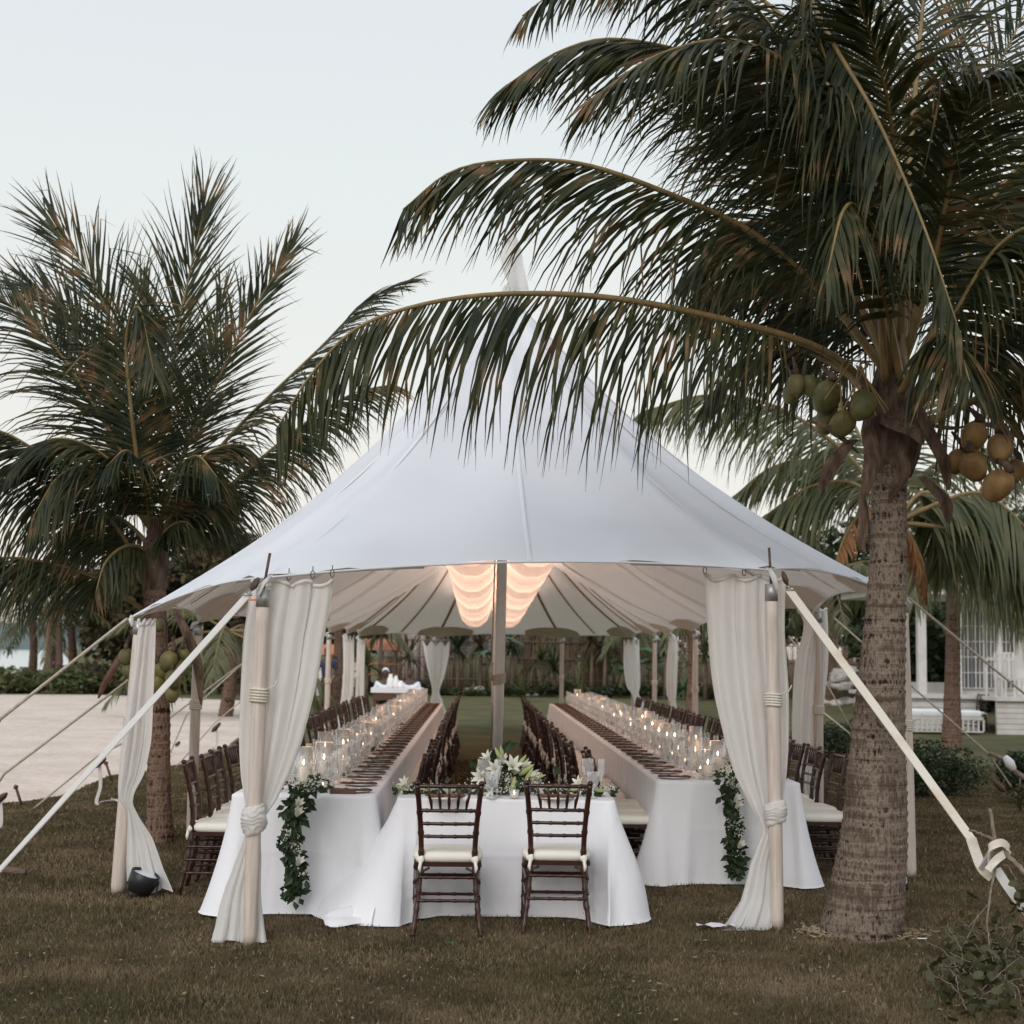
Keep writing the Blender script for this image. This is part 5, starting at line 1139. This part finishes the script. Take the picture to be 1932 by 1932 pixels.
for side, T in (('left', TL), ('right', TR_)):
    n = int((T['y1']-T['y0']-.25)/.50)
    for ed_, xe, sg in (('aisle', T['x1'] if side == 'left' else T['x0'], -1 if side == 'left' else 1), ('outer', T['x0'] if side == 'left' else T['x1'], 1 if side == 'left' else -1)):
        for i in range(n):
            y = T['y0']+.30+i*.50; w_ = 'at %s place from near end, %s side of %s table' % (ordi(i), ed_, side); g = '%s side of the %s table' % (ed_, side)
            put(P_pl, (xe+sg*.165, y, HT), 'white plate '+w_, 'plates, '+g)
            put(P_nap, (xe+sg*.175, y, HT+.004), 'rolled brown napkin '+w_, 'napkins, '+g, rg.uniform(-.1, .1))
            put(P_gob, (xe+sg*(.32+rg.uniform(-.01, .01)), y+.10, HT), 'short stemmed water goblet '+w_, 'goblets, '+g)
            put(P_win, (xe+sg*(.38+rg.uniform(-.01, .01)), y-.02, HT), 'tall wine glass '+w_, 'wine glasses, '+g)
            if 1: put(P_flu, (xe+sg*(.33+rg.uniform(-.01, .01)), y+.20, HT), 'champagne flute '+w_, 'flutes, '+g)
    xm = (T['x0']+T['x1'])/2; nv = int((T['y1']-T['y0'])/.45)
    for i in range(nv):
        y = T['y0']+.28+i*.45; x = xm+(.07 if i % 2 else -.07)+rg.uniform(-.05, .05); y += rg.uniform(-.06, .06); k = rg.randrange(3)
        w_ = 'the %s hurricane vase along the middle of the %s table' % (ordi(i), side)
        put(P_va[k], (x, y, HT), '%s, clear glass around a pillar candle' % w_.replace('the ', '', 1), 'vases on the %s table' % side)
        put(P_ca[k], (x, y, HT), 'lit white pillar candle inside '+w_, 'pillar candles on the %s table' % side)
        put(P_vot, (xm-(.08 if i % 2 else -.08), y+.2, HT), 'small lit votive just beyond '+w_, 'votives on the %s table' % side)
# candle glow: a few warm lights at flame height along each table (the flames' own light, gathered)
for side, T in (('left', TL), ('right', TR_)):
    for i in range(7):
        ld = bpy.data.lights.new('candle_light', 'POINT'); ld.energy = 2.2; ld.color = (1, .60, .38); ld.shadow_soft_size = .15
        lo = bpy.data.objects.new('candle_light', ld); col.objects.link(lo); lo.location = ((T['x0']+T['x1'])/2, T['y0']+1+i*2.6, 1.12)
# wooden box at the near end of the left table
mb = MB(); mb.box((-.085, -.03, 0), (.085, .03, .022)); mb.box((-.082, -.027, .022), (.082, .027, .030)); q = mb.build('wooden_box', M['darkwood'], smooth=False); q.location = G(647, 1497, HT); q.location.z = HT; tag(q, 'small flat dark wooden box at the near edge of the left table', 'box')

# ---- flowers
def gyps(mb, c, r, n, s, rg):
    for _ in range(n):
        v = Vector((rg.gauss(0, .5), rg.gauss(0, .5), abs(rg.gauss(0, .55)))); p = Vector(c)+Vector((v.x*r[0], v.y*r[1], v.z*r[2])); mb.ell(p, (s*rg.uniform(.6, 1.2),)*3, 5, 4)
def leafs(mb, c, r, n, s, rg, down=0):
    for _ in range(n):
        p = Vector(c)+Vector((rg.gauss(0, .5)*r[0], rg.gauss(0, .5)*r[1], rg.gauss(0, .5)*r[2])); a = Vector((rg.gauss(0, 1), rg.gauss(0, 1)-.6, rg.gauss(0, .7)-down)).normalized(); b = a.cross(Vector((0, -1, .3))).normalized(); q = s*rg.uniform(.6, 1.15)
        nn = a.cross(b); mb.add([p, p+a*q*.5+b*q*.33-nn*q*.06, p+a*q*1.15, p+a*q*.5-b*q*.33-nn*q*.06, p+a*q*.55+nn*q*.06], [(0, 1, 4), (1, 2, 4), (2, 3, 4), (3, 0, 4)])
def lily(parent, c, d, s, seed, name='lily', openk=1.0):
    rg_ = random.Random(seed); d = Vector(d).normalized(); q = Vector((0, 0, 1)).rotation_difference(d).to_matrix(); mb = MB()
    for k in range(6):
        a = k*math.pi/3+rg_.uniform(-.1, .1); rows = []
        for j in range(6):
            u = j/5; r_ = s*(.12+.55*openk*u**1.8); z = s*(u*1.0-.32*openk*u**3.2); wv = s*.17*math.sin(math.pi*min(1, .15+u*.83))
            c0 = Vector((math.cos(a)*r_, math.sin(a)*r_, z)); w_ = Vector((-math.sin(a), math.cos(a), 0))*wv
            rows.append([Vector(c)+q @ (c0-w_), Vector(c)+q @ (c0+Vector((-math.cos(a), -math.sin(a), 0))*wv*.25), Vector(c)+q @ (c0+w_)])
        mb.grid(rows)
    return mb.build(name, M['petal'], parent)
def bud(parent, a, b, r):
    a, b = Vector(a), Vector(b); mb = MB(); mb.tube([a, a.lerp(b, .3), a.lerp(b, .7), b], [r*.5, r, r*.9, r*.15], 8); mb.build('lily_bud', M['bud'], parent)
# sweetheart centrepiece
yS = 10.06
fl = thing('flower_arrangement', 'centrepiece of white lilies, buds and baby breath between the two front chairs', 'flowers', (P(950, 1500, yS).x, yS, HT))
mb = MB(); rg = random.Random(8)
for px, py in ((900,1488),(930,1470),(960,1490),(990,1485),(1010,1478),(975,1460),(940,1495),(915,1470),(960,1475)): gyps(mb, P(px, py, yS-.03), (.06, .06, .05), 75, .0055, rg)
mb.build('baby_breath', M['petal'], fl, False)
mb = MB(); leafs(mb, P(950, 1478, yS+.02), (.26, .1, .09), 90, .075, rg); leafs(mb, P(945, 1450, yS+.04), (.14, .08, .12), 30, .09, rg, -1); mb.build('greenery', M['garland'], fl, False)
for i, (px, py, d, s) in enumerate([(912,1466,(-.6,-.8,.1),.095),(936,1452,(-.2,-.9,.3),.09),(966,1450,(.1,-.7,.5),.105),(923,1435,(-.5,-.4,.8),.08),(985,1446,(.7,-.4,.5),.075),(925,1488,(-.4,-.9,-.2),.085),(998,1462,(.9,-.5,.2),.085),(950,1440,(.0,-.6,.9),.08)]): lily(fl, P(px, py, yS-.06), d, s, i, openk=1 if i < 4 or i == 5 else .45)
for a, b, r in [((968,1458),(993,1424),.016),((980,1462),(1008,1442),.018),((1000,1470),(1030,1462),.014),((948,1440),(934,1410),.015),((950,1436),(944,1406),.014),((965,1500),(972,1465),.02),((990,1475),(1006,1448),.014)]: bud(fl, P(*a, yS-.06), P(*b, yS-.08), r)
mb = MB()
for px in range(915, 1000, 14): mb.tube([P(950, 1500, yS), P(px, 1450, yS)], .004, 5)
mb.build('stems', M['stem'], fl)
# garland on the sweetheart table top, left and right
for i, (pa, pb_, lab) in enumerate([(750, 890, 'low garland with baby breath lying behind the left front chair'), (1010, 1155, 'low garland with buds lying behind the right front chair')]):
    o = thing('table_garland', lab, 'flowers', (P((pa+pb_)/2, 1495, yS+.05).x, yS+.05, HT), 'garlands on the sweetheart table'); mb = MB(); m2 = MB()
    for px in range(pa, pb_, 9): leafs(mb, P(px, 1492+rg.uniform(-4, 4), yS), (.035, .06, .02), 5, .05, rg); gyps(m2, P(px, 1490, yS-.02), (.035, .05, .028), 17, .0055, rg)
    mb.build('greenery', M['garland'], o, False); m2.build('baby_breath', M['petal'], o, False)
    for q in range(3): a = pa+20+q*45; bud(o, P(a, 1490, yS-.05), P(a+22*(1 if i else -1), 1484+q*4, yS-.07), .014)
    lily(o, P(pa+18 if i == 0 else pb_-60, 1483, yS-.03), (-.5, -.5, .6), .08, 40+i)
# glassware on the sweetheart table
def g3(px, py, z=HT): p = G(px, py, z); p.z = z; return p
for proto, px, py, lab in [(P_gob, 928, 1507, 'water goblet on the front table before the lilies'), (P_gob, 1118, 1506, 'water goblet on the front table right of the right chair'), (P_win, 912, 1500, 'wine glass left of the lily centrepiece'), (P_win, 1108, 1497, 'wide wine glass on the front table behind the right chair'), (P_flu, 938, 1504, 'champagne flute in front of the lily centrepiece'), (P_flu, 1134, 1502, 'tall champagne flute at the right end of the front table')]:
    o = put(proto, g3(px, py), lab, 'glasses on the sweetheart table'); 
    if proto in (P_win, P_gob): o.scale = (1.12, 1.12, 1.12)
for px, lab in ((840, 'white plate on the front table behind the left chair'), (1050, 'white plate on the front table behind the right chair')):
    put(P_pl, g3(px, 1508), lab, 'plates on the sweetheart table'); put(P_nap, g3(px, 1508)+Vector((0, 0, .012)), lab.replace('white plate', 'brown napkin'), 'napkins on the sweetheart table')
put(P_vot, g3(970, 1507), 'small votive at the front edge of the sweetheart table', 'votives on the sweetheart table')
# runners along the tables: baby breath and leaves between the candles
for side, T in (('left', TL), ('right', TR_)):
    xm = (T['x0']+T['x1'])/2; o = thing('flower_runner', 'runner of baby breath and leaves down the middle of the %s table' % side, 'flowers', (xm, (T['y0']+T['y1'])/2, HT), 'flower runners on the long tables'); mb = MB(); m2 = MB(); y = T['y0']+.08
    while y < T['y1']-.1:
        d = 26 if y < 14 else 12; leafs(mb, (xm+rg.uniform(-.05, .05), y, HT+.03), (.10, .08, .03), 6, .06, rg); gyps(m2, (xm+rg.uniform(-.08, .08), y, HT+.04), (.12, .08, .08), d, .007 if y < 14 else .011, rg); y += .12
    mb.build('greenery', M['garland'], o, False); m2.build('baby_breath', M['petal'], o, False)
# hanging garlands over the near ends of the long tables
def hang_garland(label, path, Y_, seed, wr=.052):
    rg = random.Random(seed); o = thing('hanging_garland', label, 'flowers', (P(*path[-1], Y_).x, Y_, 0), 'garlands hanging over the table ends'); sp = cat_rom([P(x, y, Y_) for x, y in path], 30); mb = MB(); m2 = MB()
    for i, p in enumerate(sp):
        p.z = max(p.z, .05); leafs(mb, p+Vector((0, -.02, 0)), (wr, .05, .05), 15, .066, rg, .7)
        if i in (0, 1, 2, 3) or 12 < i < 19 or 23 < i < 25: gyps(m2, p+Vector((rg.uniform(-.03, .06), -.06, 0)), (.05, .04, .04), 26, .006, rg)
    mb.build('greenery', M['garland'], o, False); m2.build('baby_breath', M['petal'], o, False)
    for k in (7, 9, 21): lily(o, sp[k]+Vector((.02, -.09, 0)), (.4, -.8, .7), .085, seed*9+k, openk=.5)
    mb = MB(); mb.tube(sp, .006, 5); mb.build('stems', M['stem'], o); return o
hang_garland('leafy garland with white flowers hanging over the near end of the left table', [(585, 1478), (562, 1500), (556, 1545), (552, 1600), (560, 1640), (552, 1688)], TL['y0']-.13, 3)
hang_garland('dark leafy garland hanging over the near end of the right table', [(1372, 1468), (1376, 1500), (1382, 1540), (1384, 1590), (1388, 1645)], TR_['y0']-.13, 4, .045)

# ============================================================ SERVING TABLE AND STAFF
c = G(745, 1358); sy = c.y
t = thing('serving_table', 'wooden serving table with a white top far behind the left table', 'table', (c.x, sy, 0))
xa_, xb_ = px_x(703, sy), px_x(800, sy)
mb = MB(); mb.box((xa_, sy-.4, .68), (xb_, sy+.4, .80)); mb.build('tabletop', M['upholstery'], t, False)
mb = MB(); mb.box((xa_+.05, sy-.36, .50), (xb_-.05, sy+.36, .677)); mb.build('apron', M['darkwood'], t, False)
for x_ in (xa_+.1, xb_-.1):
    for y_ in (-.3, .3): mb = MB(); mb.box((x_-.04, sy+y_-.04, 0), (x_+.04, sy+y_+.04, .497)); mb.build('leg', M['darkwood'], t, False)
def person(label, base, joints, edges, rads, shirt, head, cloth_m, hat=None):
    o = thing('person', label, 'person', base, 'staff by the serving table')
    def skin(js, es, rs, name, m_, sub=1):
        me = bpy.data.meshes.new(name); me.from_pydata([Vector(base)+Vector(j) for j in js], es, []); ob = bpy.data.objects.new(name, me); col.objects.link(ob)
        sk = ob.modifiers.new('skin', 'SKIN'); ob.modifiers.new('sub', 'SUBSURF').levels = sub; ob.modifiers['sub'].render_levels = sub
        if not me.skin_vertices: me.skin_vertices.new()
        for i, r in enumerate(rs): me.skin_vertices[0].data[i].radius = (r, r)
        me.skin_vertices[0].data[0].use_root = True
        me.materials.append(m_); ob.parent = o; ob.matrix_parent_inverse = Matrix.Translation(-o.location); return ob
    skin(joints, edges, rads, 'body', M['skin']); skin(*shirt, 'clothing', cloth_m)
    mb = MB(); hc = Vector(base)+Vector(head); mb.ell(hc, (.085, .1, .12), 10, 8); mb.ell(hc+Vector((0, -.1, -.01)), (.015, .02, .02), 5, 4); mb.build('head', M['skin'], o)
    mb = MB(); mb.ell(hc+Vector((0, .02, .045)), (.09, .1, .09), 10, 6); mb.build('hair', M['black'] if not hat else M['shirt'], o)
    return o
J = [(0,0,.9),(0,0,1.15),(0,0,1.4),(0,0,1.52),(.2,0,1.38),(.27,-.02,1.12),(.22,-.22,.98),(-.2,0,1.38),(-.27,-.02,1.12),(-.22,-.22,.98),(.1,0,.85),(.1,0,.45),(.1,0,.06),(.1,-.14,.03),(-.1,0,.85),(-.1,0,.45),(-.1,0,.06),(-.1,-.14,.03)]
Ed = [(0,1),(1,2),(2,3),(2,4),(4,5),(5,6),(2,7),(7,8),(8,9),(0,10),(10,11),(11,12),(12,13),(0,14),(14,15),(15,16),(16,17)]
Rd = [.13,.12,.12,.05,.06,.045,.035,.06,.045,.035,.085,.06,.045,.04,.085,.06,.045,.04]
SJ = [(0,0,.92),(0,0,1.15),(0,0,1.40),(.2,0,1.39),(.26,-.01,1.18),(-.2,0,1.39),(-.26,-.01,1.18)]; SE = [(0,1),(1,2),(2,3),(3,4),(2,5),(5,6)]; SR = [.155,.15,.145,.085,.07,.085,.07]
def sc_(js, k, dz=0): return [(x*k, y*k, z*k+dz) for x, y, z in js]
for px, dep, zs, lab, cm, hat in [(774, .62, -.50, 'person in a white shirt sitting behind the serving table', 'shirt', None), (728, .62, -.50, 'person in white with a white cap bending at the serving table', 'shirt', 1), (617, 2.5, 0, 'person in navy standing behind a left tent pole', 'navy', None)]:
    b = Vector((px_x(px, sy+dep), sy+dep, 0))
    if zs:   # seated: thighs forward, feet on the ground
        j = [(x, y, z+zs) for x, y, z in J[:10]] + [(.1,-.03,.40),(.12,-.40,.40),(.12,-.40,.07),(.12,-.50,.04),(-.1,-.03,.40),(-.12,-.40,.40),(-.12,-.40,.07),(-.12,-.50,.04)]
        person(lab, b, j, Ed, Rd, ([(x, y, z+zs) for x, y, z in SJ], SE, SR), (0, -.02, 1.66+zs), M[cm], hat)
        mb = MB(); s0 = thing('stool', 'plain stool under the '+lab.split(' sitting')[0].split(' bending')[0], 'stool', b); mb.lathe([(.18, .26), (.18, .30)], b, 12); mb.build('seat', M['darkwood'], s0)
        for a in range(3): mb = MB(); mb.tube([b+Vector((math.cos(a*2.1)*.17, math.sin(a*2.1)*.17, 0)), b+Vector((math.cos(a*2.1)*.12, math.sin(a*2.1)*.12, .26))], .018, 6); mb.build('leg', M['darkwood'], s0)
    else: person(lab, b, J, Ed, Rd, (SJ, SE, SR), (0, -.02, 1.66), M[cm], hat)
for i, (px, h, r) in enumerate([(748, .30, .08), (738, .34, .10), (757, .18, .10)]):
    mb = MB(); mb.lathe([(r*.7, 0), (r, h*.15), (r*.9, h*.6), (r*.5, h*.85), (r*.45, h)], n=12); q = mb.build('white_urn', M['china']); q.location = (px_x(px, sy), sy-.05, .80); tag(q, ['tall white urn in the middle of the serving table', 'tallest white urn on the serving table', 'low white pot on the right of the serving table'][i], 'urn', 'white pots on the serving table')

# ============================================================ RIGHT FOREGROUND: SHRUB, CUT BRANCHES, DEBRIS
c = G(1790, 1512); shrub('dark leafy shrub on the lawn right of the big palm trunk', (c.x, c.y+.6), (1.1, .7, .42), 5200, .035, 'shrub', 801, lumps=6)
c = G(1590, 1445); shrub('dark shrub glimpsed between the peach curtain and the trunk', (c.x, c.y+.6), (.7, .6, .40), 2600, .04, 'shrub', 802)
c = G(1965, 1520); shrub('dark shrub cut off by the right edge of the view', (c.x, c.y+.2), (.38, .4, .42), 2200, .04, 'shrub', 803)
def branch(label, segs, leaves, Y0, seed, m='ovalleaf', ls=.066, cl=None):
    rg = random.Random(seed); o = thing('cut_branch', label, 'branch', segs[0][0][-1] if isinstance(segs[0][0], Vector) else tuple(G(1850, 1900)), 'cut branches at lower right'); mb = MB()
    for pts, r0, r1 in segs:
        sp = cat_rom(pts, 14); mb.tube([p+Vector((rg.gauss(0, .003),)*3) for p in sp], [r0+(r1-r0)*i/13 for i in range(14)], 7)
    mb.build('twigs', M['twig'], o); mb = MB()
    for p in leaves:
        a = Vector((rg.gauss(0, 1), rg.gauss(0, 1), rg.gauss(0, .7))).normalized(); b = a.orthogonal().normalized(); b = Matrix.Rotation(rg.uniform(0, 6.28), 3, a) @ b; nn = a.cross(b); s_ = ls*rg.uniform(.6, 1.2)
        k = [(0, 0), (.25, .26), (.6, .33), (.9, .2), (1.05, 0), (.9, -.2), (.6, -.33), (.25, -.26)]; vs = [p+a*(u*s_)+b*(v*s_)+nn*(abs(v)*.3*s_) for u, v in k]
        mb.add(vs, [tuple(range(8))])
    if leaves: mb.build('leaves', M[m], o, False)
    return o
rg = random.Random(44); yk = 8.48
segs = [([P(1868, 1525, yk), P(1871, 1550, yk), P(1879, 1585, yk), P(1900, 1615, yk)], .009, .014), ([P(1828, 1566, yk), P(1850, 1572, yk), P(1880, 1590, yk)], .006, .013),
        ([P(1885, 1595, yk), P(1915, 1630, yk-.05), P(1960, 1670, yk-.1)], .014, .016), ([P(1880, 1630, yk), P(1870, 1680, yk-.1), P(1862, 1740, yk-.3), P(1868, 1765, yk-.35)], .008, .004),
        ([P(1870, 1700, yk-.1), P(1840, 1735, yk-.2), P(1825, 1752, yk-.3)], .004, .002), ([P(1885, 1622, yk), P(1905, 1640, yk), P(1920, 1662, yk)], .006, .003), ([P(1862, 1740, yk-.3), P(1868, 1790, yk-.5), P(1880, 1830, yk-.7)], .004, .002)]
lv = []
for i in range(420):
    px = 1862+rg.gauss(0, 50); py = 1855+rg.gauss(0, 44)
    if px < 1745 or py < 1745 or (px < 1800 and py < 1790): continue
    p = G(px, max(1760, py)); p.z = abs(rg.gauss(0, .09)); p.y += p.z*.6; lv.append(p)
for i in range(30): lv.append(P(1925+rg.gauss(0, 12), 1700+rg.gauss(0, 22), yk-.1))
for i in range(44):
    a = G(1790+rg.uniform(0, 160), 1790+rg.uniform(0, 120)); b = a+Vector((rg.uniform(-.25, .25), rg.uniform(-.2, .2), rg.uniform(.05, .25))); segs.append(([a, a.lerp(b, .5)+Vector((.02, 0, .02)), b], .004, .0015))
branch('cut leafy branches piled at the lower right corner and caught in the strap knot', segs, lv, yk, 9)
s_b = P(1864, 1421, 14.5)
branch('dry twig hooked in the rope at the right edge above the lawn', [([P(1866, 1420, 14.5), P(1890, 1432, 14.5), P(1915, 1455, 14.5), P(1950, 1480, 14.5)], .02, .03), ([P(1920, 1455, 14.5), P(1925, 1480, 14.5), P(1912, 1505, 14.5)], .012, .006)], [P(1925+rg.gauss(0, 8), 1500+rg.gauss(0, 14), 14.5) for _ in range(60)], 14, 10)
mb = MB(); mb.tube([P(1896, 1428, 14.45), P(1905, 1440, 14.45), P(1912, 1452, 14.45)], [.03, .05, .035], 10); tag(mb.build('plastic_cover', M['upholstery']), 'white plastic cover wrapped on the rope beside the dry twig', 'cover')
# pale debris round the big trunk, leaf scraps
o = thing('wood_shavings', 'ring of pale wood shavings round the foot of the big palm', 'debris', pb); o['kind'] = 'stuff'; mb = MB()
for i in range(330):
    a = rg.choice((rg.gauss(-.1, .45), rg.gauss(3.3, .5), rg.uniform(0, 6.28) if rg.random() < .35 else rg.gauss(3.3, .4))); r_ = .26+abs(rg.gauss(0, .08)); p = pb+Vector((math.cos(a)*r_, math.sin(a)*r_*.8, .015+rg.uniform(0, .025))); d = Vector((rg.gauss(0, 1), rg.gauss(0, 1), rg.gauss(0, .3))).normalized()*.012; e_ = d.orthogonal().normalized()*.004; mb.quad(p, d, e_)
mb.build('shavings', M['brownleaf2'], o, False)
for i, (px, py, lab, m_) in enumerate([(851, 1790, 'pale green leaf scrap on the grass below the left front chair', 'brightleaf'), (1740, 1782, 'pale leaf scrap right of the big palm foot', 'china')]):
    p = G(px, py); mb = MB(); mb.grid([[p+Vector((-.03+.015*j, (k-1)*.012*(1-(j/2-1)**2*.8), .035+.004*(k == 1))) for j in range(5)] for k in range(3)]); tag(mb.build('leaf_scrap', M[m_]), lab, 'leaf')
o = thing('fallen_leaf_litter', 'scattered dry leaf litter over the lawn in front of the tables', 'leaf litter', (0, 8, 0)); o['kind'] = 'stuff'; mb = MB()
for i in range(420):
    p = G(rg.uniform(-40, 1970), rg.uniform(1600, 1940)); p.z = .022+rg.uniform(0, .012); a = rg.uniform(0, 6.28); s_ = rg.uniform(.008, .022); d = Vector((math.cos(a), math.sin(a), rg.uniform(-.3, .3)))*s_; e_ = Vector((-math.sin(a), math.cos(a), rg.uniform(-.4, .4)))*s_*.4
    mb.add([p-d, p+e_, p+d, p-e_], [(0, 1, 2, 3)])
mb.build('litter', M['brownleaf2'], o, False)
mb = MB(); p = G(1345, 1758); leafsx = []
mb.grid([[p+Vector((-.10+.05*j, .03*k, .035+.01*math.sin(j*2+k))) for j in range(6)] for k in range(4)]); tag(mb.build('cloth_scrap', M['linen']), 'grey cloth edge lying under the right front curtain', 'cloth')
c = G(14, 1652); mb = MB(); mb.tube([c+Vector((-.25, 0, .03)), c+Vector((0, .02, .035)), c+Vector((.14, -.02, .03))], [.025, .03, .02], 8); tag(mb.build('log', M['barkbrown']), 'short piece of wood lying on the grass at the left edge', 'log')
for o in bpy.data.objects:
    if o.parent and o.name.split('.')[0] in ('baby_breath', 'greenery', 'shavings'): o['kind'] = 'stuff'
